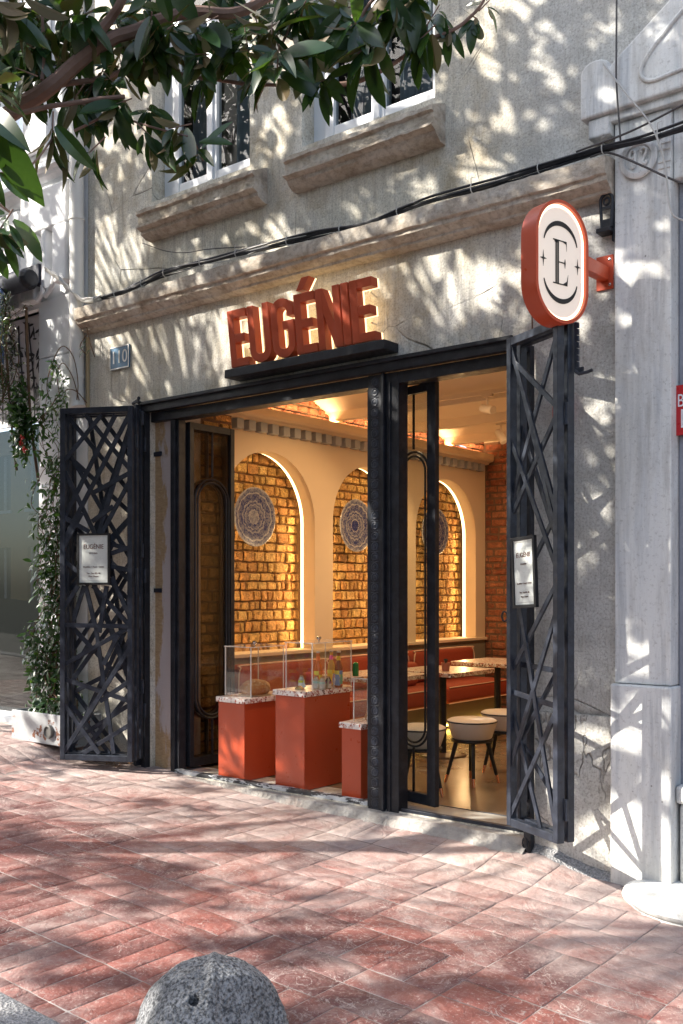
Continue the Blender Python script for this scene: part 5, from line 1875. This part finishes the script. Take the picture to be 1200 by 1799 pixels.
for k in range(40):
    c = rg_.choice([V(-7.30, -.14, 3.06), V(-7.18, -.16, 3.12), V(-6.96, -.1, 3.5), V(-7.36, -.12, 2.98), V(-7.42, -.12, 2.94)])
    leaf_geo(a, c + V(rg_.gauss(0, .045), rg_.gauss(0, .02), rg_.gauss(0, .035)), V(rg_.uniform(-1, 1), rg_.uniform(-.8, 0), rg_.uniform(-1, .3)), V(0, -1, .6), rg_.uniform(.04, .085), .03, rg_.uniform(.3, .95), .2, .2, 3)
part("leaves", a, VINE, t, smooth=True, fixn=False)
a = MB()
for k in range(110):
    x, y = rg_.uniform(-6.75, -6.40), rg_.uniform(-.22, -.02)
    z = gz(x, y) + .006 + rg_.uniform(0, .02)
    leaf_geo(a, V(x, y, z), V(rg_.uniform(-1, 1), rg_.uniform(-1, 1), .1), V(0, 0, 1), .035, .014, rg_.random(), .3, .3, 2)
tag(a.build("fallen_leaves", m_paint("dry_brown_leaves", (.22, .11, .04), .8, .4), None, (-6.6, -.1, .05), fixn=False), "dry brown leaves drifted behind the foot of the left gate", "fallen leaves", kind='stuff')
# ------------------------------------------------------------------ display plinths and cases
def plinth(x0, x1, y0, y1, h, label, ch=.07):
    poly = [(x0, y0 + .0), (x1, y0), (x1, y1 - ch), (x1 - ch, y1), (x0 + ch, y1), (x0 - .0, y1 - ch)]
    # slim front corners like the folded edges of the photo
    t = thing("display_plinth", label, "display plinth", ((x0 + x1) / 2, (y0 + y1) / 2, 0), "terracotta display plinths in the window")
    a = MB(); a.prism(poly, lambda u, v, d: (u, v, d), .004, h)
    part("body", a, TERRA, t, bevel=.004)
    o = .018
    poly2 = [(x0 - o, y0 - o * .6), (x1 + o, y0 - o), (x1 + o, y1 - ch + o * .4), (x1 - ch + o * .4, y1 + o), (x0 + ch - o * .4, y1 + o), (x0 - o, y1 - ch + o * .4)]
    a = MB(); a.prism(poly2, lambda u, v, d: (u, v, d), h + .001, h + .040)
    part("terrazzo_slab", a, TERZ, t, bevel=.004)
    return t
plinth(-5.560, -5.280, .078, .66, .585, "low terracotta plinth nearest the left, topped by a case with bread")
plinth(-4.975, -4.692, .088, .68, .675, "tallest terracotta plinth, in the middle, carrying the case of bottles")
P3 = plinth(-4.365, -4.195, .105, .60, .485, "short terracotta plinth half hidden by the ringed mullion", .04)
M3 = Matrix.Translation((-4.1985, .215, .27)) @ Matrix.Rotation(R(90), 4, 'Z') @ Matrix.Rotation(R(90), 4, 'X') @ Matrix.Rotation(R(90), 4, 'Z')
text("EUGÉNIE", .085, WHITE, P3, M3, .0004)
def case(x0, x1, y0, y1, z0, z1, label, knob=True):
    t = thing("acrylic_case", label, "display case", ((x0 + x1) / 2, (y0 + y1) / 2, z0), "clear acrylic display cases on the plinths")
    a = MB(); s = .004
    a.box(x0, x1, y0, y0 + s, z0, z1); a.box(x0, x1, y1 - s, y1, z0, z1)
    a.box(x0, x0 + s, y0 + s, y1 - s, z0, z1); a.box(x1 - s, x1, y0 + s, y1 - s, z0, z1)
    a.box(x0 - .008, x1 + .008, y0 - .008, y1 + .008, z1, z1 + .006)
    part("panes", a, ACRYL, t)
    a = MB(); e = .0035
    for x in (x0, x1):
        for y in (y0, y1): a.box(x - e, x + e, y - e, y + e, z0, z1)
    for y in (y0 - .008, y1 + .008): a.box(x0 - .008, x1 + .008, y - .002, y + .002, z1, z1 + .0065)
    for x in (x0 - .008, x1 + .008): a.box(x - .002, x + .002, y0 - .006, y1 + .006, z1, z1 + .0065)
    part("edges", a, ACEDGE, t)
    if knob:
        a = MB(); c = ((x0 + x1) / 2, (y0 + y1) / 2, z1 + .0065)
        a.lathe([(.006, 0), (.006, .008), (.015, .014), (.019, .024), (.013, .034), (0, .037)], c, 8)
        part("knob", a, CHROME, t)
    return t
case(-5.540, -5.268, .135, .50, .627, 1.005, "clear case holding a round loaf, on the low left plinth")
case(-4.925, -4.672, .150, .60, .718, 1.055, "clear case with bottles and jars, on the tallest plinth")
case(-4.312, -4.190, .175, .42, .528, .825, "small clear case with a roll, partly behind the ringed mullion", False)
CRUST = mat("bread_crust", rough=.7)
g = NG(CRUST)
c = g.ramp(g.noise(7, 8, .7), [(.3, (.20, .075, .02)), (.55, (.42, .19, .06)), (.75, (.62, .38, .17))])
c = g.mix(g.ramp(g.noise(40, 5, .7, g.mapping((1, 1, 1))), [(.52, 0.), (.7, .7)]), c, (.72, .60, .45))
g.col(c); g.bump(g.noise(30, 7, .7), .7, .01)
def loaf(name, c, rx, ry, rz, label, rot=0):
    a = MB(); vs, fs = [], []
    nr, ns = 16, 40
    for i in range(nr + 1):
        t = -math.pi * .32 + (math.pi * .82) * i / nr
        for k in range(ns):
            p = 2 * math.pi * k / ns
            q = Vector((math.cos(t) * math.cos(p), math.cos(t) * math.sin(p), math.sin(t)))
            s = 1 + .07 * noise.noise(q * 2.2 + Vector(c)) - .05 * math.exp(-((q.x - .35 * q.y + .1) / .07) ** 2) * (q.z > .2)
            v = Vector((q.x * rx * s, q.y * ry * s, (q.z + .60) * rz * s))
            v = Matrix.Rotation(rot, 3, 'Z') @ v
            vs.append(v + Vector(c))
    for i in range(nr):
        for k in range(ns): fs.append((i * ns + k, i * ns + (k + 1) % ns, (i + 1) * ns + (k + 1) % ns, (i + 1) * ns + k))
    a.add(vs, fs)
    return solo(name, a, CRUST, label, "bread", c, smooth=True)
a = MB(); a.lathe([(.0, 0), (.125, 0), (.13, .006), (.125, .010), (0, .010)], (-5.405, .32, .626), 36)
solo("bread_board", a, m_paint("pale_wood", (.50, .36, .20), .6, .15), "thin round board under the loaf in the left case", "board", (-5.405, .32, .626), smooth=True)
loaf("bread_loaf", (-5.400, .32, .637), .112, .155, .070, "large round crusty loaf inside the left case", R(20))
loaf("bread_roll", (-4.250, .30, .527), .045, .06, .035, "small golden roll in the case beside the mullion")

def m_liquid(name, col, rough=.05):
    m = mat(name, col, rough)
    m.node_tree.nodes["Principled BSDF"].inputs["Transmission Weight"].default_value = .25
    return m
AMB, CRIM, GOLD_ = m_liquid("amber_drink", (.75, .16, .03)), m_liquid("dark_red_drink", (.22, .02, .015)), m_liquid("golden_drink", (.70, .42, .08))
def m_label(name, a, b, c):
    m = mat(name, a, .5)
    g = NG(m)
    v = g.voro(26, out="Color", vec=g.mapping((1, 1, 1)), rnd=.2)
    s = g.n("ShaderNodeSeparateColor"); g.l(v, s.inputs[0])
    g.col(g.ramp(s.outputs[0], [(0, a), (.38, b), (.68, c), (.85, (.75, .72, .1))], 'CONSTANT'))
    return m
LB1 = m_label("orange_pink_label", (.80, .18, .03), (.62, .05, .22), (.85, .55, .03))
LB2 = m_label("yellow_pink_label", (.85, .55, .03), (.70, .10, .35), (.30, .28, .60))
LB3 = m_label("blue_green_label", (.10, .30, .65), (.75, .12, .04), (.12, .45, .32))
def bottle(c, liq, lab, neck, label, H=.268):
    t = thing("bottle", label, "bottle", c, "slim coloured bottles in the tall case")
    s = H / .245
    prof = [(.0, 0), (.028, 0), (.030, .006), (.030, .125), (.026, .150), (.014, .178), (.0125, .232), (.0145, .236), (.0145, .243), (0, .245)]
    a = MB(); a.lathe([(r, z * s) for r, z in prof], c, 20)
    part("glass_body", a, liq, t, smooth=True)
    a = MB(); a.lathe([(.0306, .015 * s), (.0308, .018 * s), (.0308, .112 * s), (.0306, .115 * s)], c, 24)
    part("label", a, lab, t, smooth=True)
    a = MB(); a.lathe([(.0152, .185 * s), (.0142, .192 * s), (.0138, .212 * s), (.0136, .214 * s)], c, 18)
    part("neck_band", a, neck, t, smooth=True)
    a = MB(); a.lathe([(.0155, .236 * s), (.0158, .246 * s), (.012, .249 * s), (0, .25 * s)], c, 14)
    part("cap", a, m_paint("cap_metal", (.45, .42, .36), .3, .1), t, smooth=True)
    return t
ORB, PKB, YLB = mat("orange_band", (.85, .16, .03), .5), mat("pink_band", (.80, .10, .40), .5), mat("yellow_band", (.85, .60, .03), .5)
bottle((-4.795, .36, .716), AMB, LB1, ORB, "slim bottle of orange drink with orange neck band, leftmost in the tall case")
bottle((-4.800, .52, .716), GOLD_, LB2, PKB, "slim bottle with pink neck band, in the middle of the tall case")
bottle((-4.700, .47, .716), CRIM, LB3, YLB, "dark red bottle with yellow neck band, rightmost in the tall case", .24) if False else bottle((-4.705, .49, .716), CRIM, LB3, YLB, "dark red bottle with yellow neck band, rightmost in the tall case")
CORK, JARG = m_paint("cork", (.42, .26, .14), .8, .2), m_liquid("pale_jar_glass", (.62, .60, .52))
def jar(c, band, label, h=.085, dark=False):
    t = thing("small_jar", label, "jar", c, "little corked jars in the tall case")
    a = MB(); a.lathe([(0, 0), (.021, 0), (.023, .004), (.023, h * .66), (.016, h * .82), (.013, h * .86), (.0135, h * .9)], c, 18)
    part("jar_body", a, m_liquid("dark_preserve", (.05, .012, .03)) if dark else JARG, t, smooth=True)
    a = MB(); a.lathe([(.0236, .006), (.0237, .008), (.0237, h * .42), (.0236, h * .43)], c, 20)
    part("label", a, PAPER, t, smooth=True)
    a = MB(); a.lathe([(.0237, h * .43), (.0239, h * .44), (.0239, h * .60), (.0236, h * .61)], c, 20)
    part("colour_band", a, band, t, smooth=True)
    a = MB(); a.lathe([(.0125, h * .88), (.014, h), (0, h + .001)], c, 12)
    part("cork", a, CORK, t, smooth=True)
    return t
LIME, AQUA, PURP = mat("lime_band", (.60, .65, .03), .5), mat("aqua_band", (.35, .62, .60), .5), mat("plum_band", (.25, .06, .22), .5)
jar((-4.880, .27, .716), LIME, "little corked jar with a lime band, left in the tall case", .095)
jar((-4.705, .30, .716), AQUA, "little corked jar with an aqua band, foremost in the tall case", .09)
jar((-4.765, .30, .716), AQUA, "little corked jar just left of the foremost aqua-banded jar", .095)
jar((-4.700, .365, .716), PURP, "little dark jar with plum band, right of the aqua-banded one", .088, True)
for i, (x, y, rz, lab) in enumerate(((-4.845, .27, .5, "white card tag leaning on the lime-banded jar"), (-4.695, .335, -.3, "narrow tan card leaning between the front jars"), (-4.695, .41, -.4, "pale card tag leaning against the dark red bottle"))):
    a = MB()
    M = Matrix.Translation((x, y, .717)) @ Matrix.Rotation(rz, 4, 'Z') @ Matrix.Rotation(R(24 if i else -24), 4, 'Y')
    a.box(-.012, .012, -.001, .001, .005, .082, M)
    solo("card_tag", a, PAPER if i != 1 else m_paint("tan_card", (.45, .36, .24), .6), lab, "card tag", (x, y, .72), "card tags in the tall case")
a = MB(); a.lathe([(0, .026), (.012, .024), (.028, .014), (.034, .003), (.036, 0), (0, 0)], (-4.830, .19, .717), 12)
solo("brass_bell", a, BRASS, "faceted brass dome on the terrazzo in front of the jars", "brass dome", (-4.83, .19, .717))

# ------------------------------------------------------------------ blue and white wall plates
def m_plate(name, seed, centre):
    m = mat(name, (.6, .6, .6), .25)
    g = NG(m)
    x = g.xyz()
    r2 = g.math('SQRT', g.math('ADD', g.math('POWER', x[1], 2.0), g.math('POWER', x[2], 2.0)))
    ang = g.math('ARCTAN2', x[2], x[1])
    pet = g.math('MULTIPLY', g.math('SINE', g.math('MULTIPLY', ang, 12.0 + seed * 4)), .005)
    rr_ = g.math('ADD', r2, pet)
    rings = g.ramp(g.math('MULTIPLY', rr_, 3.6), [(0, centre), (.20, centre), (.21, 1.), (.24, 1.), (.25, .25), (.38, .55), (.40, 1.), (.43, .15), (.52, .9), (.54, .3), (.74, .45), (.76, 1.), (.79, 1.), (.80, .35), (.90, .6), (.93, 1.), (1, 1.)])
    n_ = g.ramp(g.noise(34, 3, .6, g.mapping((1, 1, 1), (seed, 0, 0)), 1.5), [(.42, 0.), (.56, 1.)])
    k = g.math('MULTIPLY', rings, 1.0)
    k = g.math('SUBTRACT', g.math('ADD', g.math('MULTIPLY', k, .8), g.math('MULTIPLY', n_, .35)), .30, True)
    g.col(g.mix(k, (.022, .035, .14), (.46, .46, .43)))
    return m
for i, (y, z, lab) in enumerate(((1.225, 2.10, "round blue and white plate with pale centre, in the leftmost niche"), (2.705, 2.095, "round blue and white plate with dark rosette, in the middle niche"), (4.15, 2.10, "round blue and white plate half hidden by the door leaf, farthest niche"))):
    a = MB()
    a.lathe([(0, .012), (.16, .014), (.20, .02), (.262, .034), (.268, .030), (.258, .018), (.20, .004), (0, .0)], (XA - .10, y, z), 56, Matrix.Rotation(R(90), 4, 'Y'))
    o = solo("wall_plate", a, m_plate("painted_ceramic", i, (.75, .1, .3)[i]), lab, "decorative plate", (XA - .10, y, z), "painted plates in the arched niches", smooth=True)
a = MB()
for y in (1.225, 2.705, 4.15): a.tube([(XA - .26, y, 2.10), (XA - .095, y, 2.10)], .012, 8)
part("plate_hook", a, IRON, AR)

# ------------------------------------------------------------------ banquette
BQ = thing("banquette", "long rust-red upholstered banquette with cream piping along the wall", "bench", (XA + .3, 2.6, 0))
def rounded_box(mb, x0, x1, y0, y1, z0, z1, r, M=None, n=4):
    vs, fs = [], []
    def ax_(a, b): return [a + r * (1 - math.cos(math.pi / 2 * k / n)) for k in range(n + 1)] + [b - r * (1 - math.cos(math.pi / 2 * (n - k) / n)) for k in range(n + 1)]
    xs, ys, zs = ax_(x0, x1), ax_(y0, y1), ax_(z0, z1)
    cl = lambda v, a, b: max(a + r, min(b - r, v))
    idx = {}
    nx, ny, nz = len(xs), len(ys), len(zs)
    def vid(i, j, k):
        if (i, j, k) not in idx:
            p = Vector((xs[i], ys[j], zs[k])); c = Vector((cl(p.x, x0, x1), cl(p.y, y0, y1), cl(p.z, z0, z1)))
            d = p - c
            if d.length > 1e-6: p = c + d.normalized() * r
            idx[i, j, k] = len(vs); vs.append(M @ p if M else p)
        return idx[i, j, k]
    for i in range(nx - 1):
        for j in range(ny - 1):
            for k in (0, nz - 1): fs.append((vid(i, j, k), vid(i + 1, j, k), vid(i + 1, j + 1, k), vid(i, j + 1, k)))
    for i in range(nx - 1):
        for k in range(nz - 1):
            for j in (0, ny - 1): fs.append((vid(i, j, k), vid(i + 1, j, k), vid(i + 1, j, k + 1), vid(i, j, k + 1)))
    for j in range(ny - 1):
        for k in range(nz - 1):
            for i in (0, nx - 1): fs.append((vid(i, j, k), vid(i, j + 1, k), vid(i, j + 1, k + 1), vid(i, j, k + 1)))
    mb.add(vs, fs)
spans = [(.72, 1.98), (2.02, 3.28), (3.32, 4.58)]
for y0, y1 in spans:
    a = MB(); rounded_box(a, XA + .06, XA + .64, y0, y1, .27, .455, .05)
    s = part("seat_cushion", a, FABRIC, BQ, smooth=True)
    a = MB()
    for zz in (.275, .44): a.tube([(XA + .635, y0 + .03, zz), (XA + .635, y1 - .03, zz)], .006, 6)
    part("piping", a, PIPING, s, smooth=True)
    a = MB()
    rounded_box(a, XA + .04, XA + .20, y0 + .02, y1 - .02, .46, .80, .06)
    s = part("backrest", a, FABRIC, BQ, smooth=True)
    a = MB(); yy0, yy1, r_ = y0 + .03, y1 - .03, .09
    pp_ = [(XA + .195, yy0, .47), (XA + .195, yy0, .70), (XA + .19, yy0 + .03, .775), (XA + .185, yy0 + r_, .798), (XA + .185, yy1 - r_, .798), (XA + .19, yy1 - .03, .775), (XA + .195, yy1, .70), (XA + .195, yy1, .47)]
    a.tube(curve_pts(pp_, 5), .006, 6)
    part("piping", a, PIPING, s, smooth=True)
for y0, y1 in ((1.5, 1.98), (2.85, 3.25)):
    a = MB(); rounded_box(a, XA + .20, XA + .34, y0, y1, .45, .70, .06)
    part("cushion", a, FABRIC, BQ, smooth=True)
a = MB(); a.box(XA + .02, XA + .52, .74, 4.6, .02, .265)
part("base", a, TAUPE, BQ)
a = MB(); a.box(XA + .522, XA + .535, .76, 4.58, .03, .045)
part("under_seat_light", a, m_emit("yellow_under_seat_led", (1.0, .60, .12), 9.0), BQ)
# end-wall bench
BE = thing("banquette", "short rust-red banquette against the brick end wall, behind the right gate", "bench", (-4.6, ROOM_Y - .4, 0))
a = MB(); rounded_box(a, XA + .70, -3.2, ROOM_Y - .66, ROOM_Y - .06, .27, .455, .05)
s = part("seat_cushion", a, FABRIC, BE, smooth=True)
a = MB()
for zz in (.275, .44): a.tube([(XA + .72, ROOM_Y - .655, zz), (-3.2, ROOM_Y - .655, zz)], .006, 6)
part("piping", a, PIPING, s, smooth=True)
a = MB(); rounded_box(a, XA + .70, -3.2, ROOM_Y - .22, ROOM_Y - .04, .46, .80, .06)
part("backrest", a, FABRIC, BE, smooth=True)
a = MB(); a.box(XA + .72, -3.2, ROOM_Y - .55, ROOM_Y - .06, .02, .265)
part("base", a, TAUPE, BE)

# ------------------------------------------------------------------ tables and stools
def table(cx, cy, label, w=.66, l=.72):
    t = thing("terrazzo_table", label, "table", (cx, cy, 0), "speckled tables along the banquette")
    a = MB()
    P = []
    r = .05
    for sx, sy, a0 in ((1, -1, -90), (1, 1, 0), (-1, 1, 90), (-1, -1, 180)):
        for k in range(5):
            q = R(a0 + 90 * k / 4)
            P.append((cx + sx * (w / 2 - r) + r * math.cos(q), cy + sy * (l / 2 - r) + r * math.sin(q)))
    a.prism(P, lambda u, v, d: (u, v, d), .715, .750)
    part("table_top", a, TERZT, t, bevel=.003)
    a = MB(); a.tube([(cx, cy, .02), (cx, cy, .714)], .032, 14); a.box(cx - .12, cx + .12, cy - .12, cy + .12, .700, .714)
    part("pedestal", a, IRON, t, smooth=True)
    a = MB(); a.lathe([(0, .022), (.18, .018), (.205, .010), (.205, .0), (0, 0)], (cx, cy, .001), 32)
    part("base_disc", a, m_paint("dark_bronze_disc", (.16, .11, .07), .3, .1), t, smooth=True)
    return t
table(-4.95, 1.25, "nearest speckled table, seen through the glass beside the mullion")
table(-4.80, 2.05, "speckled table bearing the potted cactus")
table(-4.95, 3.25, "farthest speckled table, whose top shows just behind the cactus table")
CT = thing("potted_cactus", "tiny cactus in a terracotta pot on the middle table", "potted plant", (-4.66, 1.88, .751))
a = MB(); a.lathe([(0, 0), (.030, 0), (.038, .066), (.040, .070), (.034, .070), (.032, .060), (0, .060)], (-4.66, 1.88, .751), 20)
part("pot", a, m_paint("terracotta_pot", (.33, .13, .09), .7, .15), CT, smooth=True)
a = MB()
for k in range(16):
    t_ = 2.4 * k
    leaf_geo(a, Vector((-4.66, 1.88, .812)), Vector((math.cos(t_), math.sin(t_), .9 + .05 * k)), Vector((0, 0, 1)), .045, .018, .2, .6, -.3, 3)
part("rosette", a, m_paint("dark_succulent", (.04, .06, .045), .5, .3), CT, fixn=False)
a = MB(); a.lathe([(0, 0), (.025, 0), (.027, .05), (.024, .10), (.012, .11), (0, .112)], (-4.96, 1.02, .751), 16)
solo("green_jar", a, mat("green_glass_paint", (.02, .16, .04), .1), "small green glass jar on the nearest table", "jar", (-4.96, 1.02, .751), smooth=True)
ST = thing("stool", "ivory round stool with copper-tipped black legs, nearest the doorway centre", "stool", (0, 0, 0), "ivory leather stools with black legs")
a = MB(); a.lathe([(0, .335), (.140, .335), (.150, .345), (.186, .455), (.184, .470), (.165, .480), (0, .488)], (0, 0, 0), 40)
part("seat", a, STOOLW, ST, smooth=True)
a = MB(); a.tube([(.186 * math.cos(t), .186 * math.sin(t), .462) for t in [2 * math.pi * k / 40 for k in range(41)]], .0045, 6, False)
part("black_piping", a, BLACKM, ST, smooth=True)
a = MB(); a.lathe([(0, .312), (.150, .312), (.158, .318), (.158, .330), (.150, .334), (0, .334)], (0, 0, 0), 36)
part("seat_ring", a, BLACKM, ST, smooth=True)
for k in range(4):
    t = R(35 + 90 * k)
    c, s = math.cos(t), math.sin(t)
    a = MB(); a.tube([(.115 * c, .115 * s, .312), (.182 * c, .182 * s, .062)], [.018, .0125], 12)
    lg_ = part("leg", a, BLACKM, ST, smooth=True)
    a = MB(); a.tube([(.1822 * c, .1822 * s, .061), (.198 * c, .198 * s, .001)], [.0125, .009], 12)
    part("copper_tip", a, COPPER, lg_, smooth=True)
ST.location = (-3.94, 1.13, .0)
for (x, y, rz, lab) in ((-3.99, 1.70, .5, "ivory round stool seen partly through the right gate bars"), (-4.02, .56, .9, "ivory round stool behind the open glazed leaf beside the mullion"), (-4.33, .44, .2, "ivory round stool almost hidden behind the ringed mullion")):
    c = copy_tree(ST); c.location = (x, y, 0); c.rotation_euler = (0, 0, rz); c["label"] = lab
# ------------------------------------------------------------------ track spots
def spot(x, y, z, lab, rz, tilt):
    t = thing("track_spotlight", lab, "spotlight", (x, y, z), "white track spotlights on the ceiling")
    M = Matrix.Translation((x, y, z)) @ Matrix.Rotation(rz, 4, 'Z') @ Matrix.Rotation(tilt, 4, 'Y')
    a = MB(); a.lathe([(0, -.075), (.030, -.075), (.036, -.070), (.036, .070), (.030, .075), (.026, .060), (0, .058)], (0, 0, 0), 24, None)
    a.v = [tuple(M @ Vector(v)) for v in a.v]
    part("head", a, CREAMC, t, smooth=True)
    a = MB(); a.tube([(x, y, z), (x + .0, y, 3.075)], .010, 8); a.box(x - .05, x + .05, y - .018, y + .018, 3.068, 3.09)
    part("stem", a, CREAMC, t)
spot(-4.34, 2.03, 2.965, "white spotlight nearest the doorway, tilted almost level", R(160), R(75))
spot(-4.98, 3.37, 2.955, "white spotlight farther back, pointing down to the left", R(170), R(35))
a = MB(); a.box(-5.6, -2.7, 2.015, 2.045, 3.09, 3.105); 
tag(a.build("light_track", CREAMC, None, (-4, 2.03, 3.1)), "cream lighting track across the ceiling, nearer one", "light track", "lighting tracks")
a = MB(); a.box(-5.6, -2.7, 3.355, 3.385, 3.09, 3.105); 
tag(a.build("light_track", CREAMC, None, (-4, 3.37, 3.1)), "cream lighting track across the ceiling, farther one", "light track", "lighting tracks")

# ------------------------------------------------------------------ lamps of the room and added fill lamps
def area(name, loc, rot, sx, sy, power, col):
    d = bpy.data.lights.new(name, 'AREA')
    d.shape = 'RECTANGLE'; d.size, d.size_y, d.energy, d.color = sx, sy, power, col
    o = bpy.data.objects.new(name, d)
    scene.collection.objects.link(o)
    o.location, o.rotation_euler = loc, rot
    return o
WARM = (1.0, .63, .30)
# hidden cove light on top of the arcade cornice, washing the vaults
area("cove_light", (XA + .08, 2.7, 3.062), (0, R(155), 0), .05, 4.6, 12, WARM)
# unseen lamps added at the niche sides to boost the LED strips
for a_ in arches:
    for yy, s_ in ((a_[0] + .0, 1), (a_[1] - .0, -1)):
        area("niche_fill_light", (XA - .168, yy, 1.55), (R(90) , 0, 0 if s_ > 0 else R(180)), .03, 1.25, 2.6, (1.0, .62, .27))
# added fill lamps under the ceiling, without fixtures
for i, y in enumerate((1.2, 2.6, 4.0)):
    area("ceiling_fill", (-4.4, y, 3.06), (0, 0, 0), .25, .25, 8.5, (1.0, .68, .38))
for x, y, z, tx, ty, tz in ((-4.34, 2.03, 2.93, -6.4, 1.5, 1.7), (-4.98, 3.37, 2.90, -6.3, 3.0, 1.6)):
    d = bpy.data.lights.new("spot_beam", 'SPOT')
    d.energy, d.color, d.spot_size, d.spot_blend, d.shadow_soft_size = 20, WARM, R(70), .6, .04
    o = bpy.data.objects.new("spot_beam", d); scene.collection.objects.link(o)
    v = Vector((tx - x, ty - y, tz - z)).normalized()
    o.location = Vector((x, y, z)) + v * .09
    o.rotation_euler = v.to_track_quat('-Z', 'Y').to_euler()

# ------------------------------------------------------------------ opposite side of the street (seen only in reflections)
for i, (x0, x1, h, col, lab) in enumerate(((-60, -26, 8.4, (.58, .38, .18), "long sandy apartment house far down the other side of the street"), (-25.8, -13.2, 8.8, (.60, .38, .17), "yellow stone apartment house across the street, reflected in the glass"), (-13, -4.2, 8.2, (.46, .40, .32), "beige apartment house across the street"), (-4, 6, 8.6, (.55, .52, .46), "pale apartment house across the street, right of the others"))):
    t = thing("opposite_house", lab, "building", ((x0 + x1) / 2, -14.0, 0), "houses across the street")
    wn = []
    x = x0 + 1.0
    while x + 1.2 < x1:
        for z in (1.0, 4.2): wn.append((x, x + 1.1, z, z + 1.9))
        x += 2.1
    a = MB(); wall_with_holes(a, [x0, x1], [-.5, h], wn, -14.4, -14.0)
    part("wall", a, m_paint("opposite_wall_paint", col, .85, .15, .3, 2), t)
    a = MB(); a.box(x0, x1, -20, -14.401, h - .3, h)
    part("roof", a, ASPH, t)
    a = MB(); b = MB()
    for w_ in wn:
        a.box(w_[0], w_[1], -14.22, -14.20, w_[2], w_[3])
        b.box(w_[0] - .08, w_[1] + .08, -13.999, -13.92, w_[2] - .12, w_[2] - .02)
        for xx in (w_[0], (w_[0] + w_[1]) / 2 - .03, w_[1] - .06): b.box(xx, xx + .06, -14.19, -14.12, w_[2], w_[3])
    part("window_panes", a, mat("dark_window_glass", (.03, .035, .04), .1), t)
    part("window_frames", b, WHITE, t)
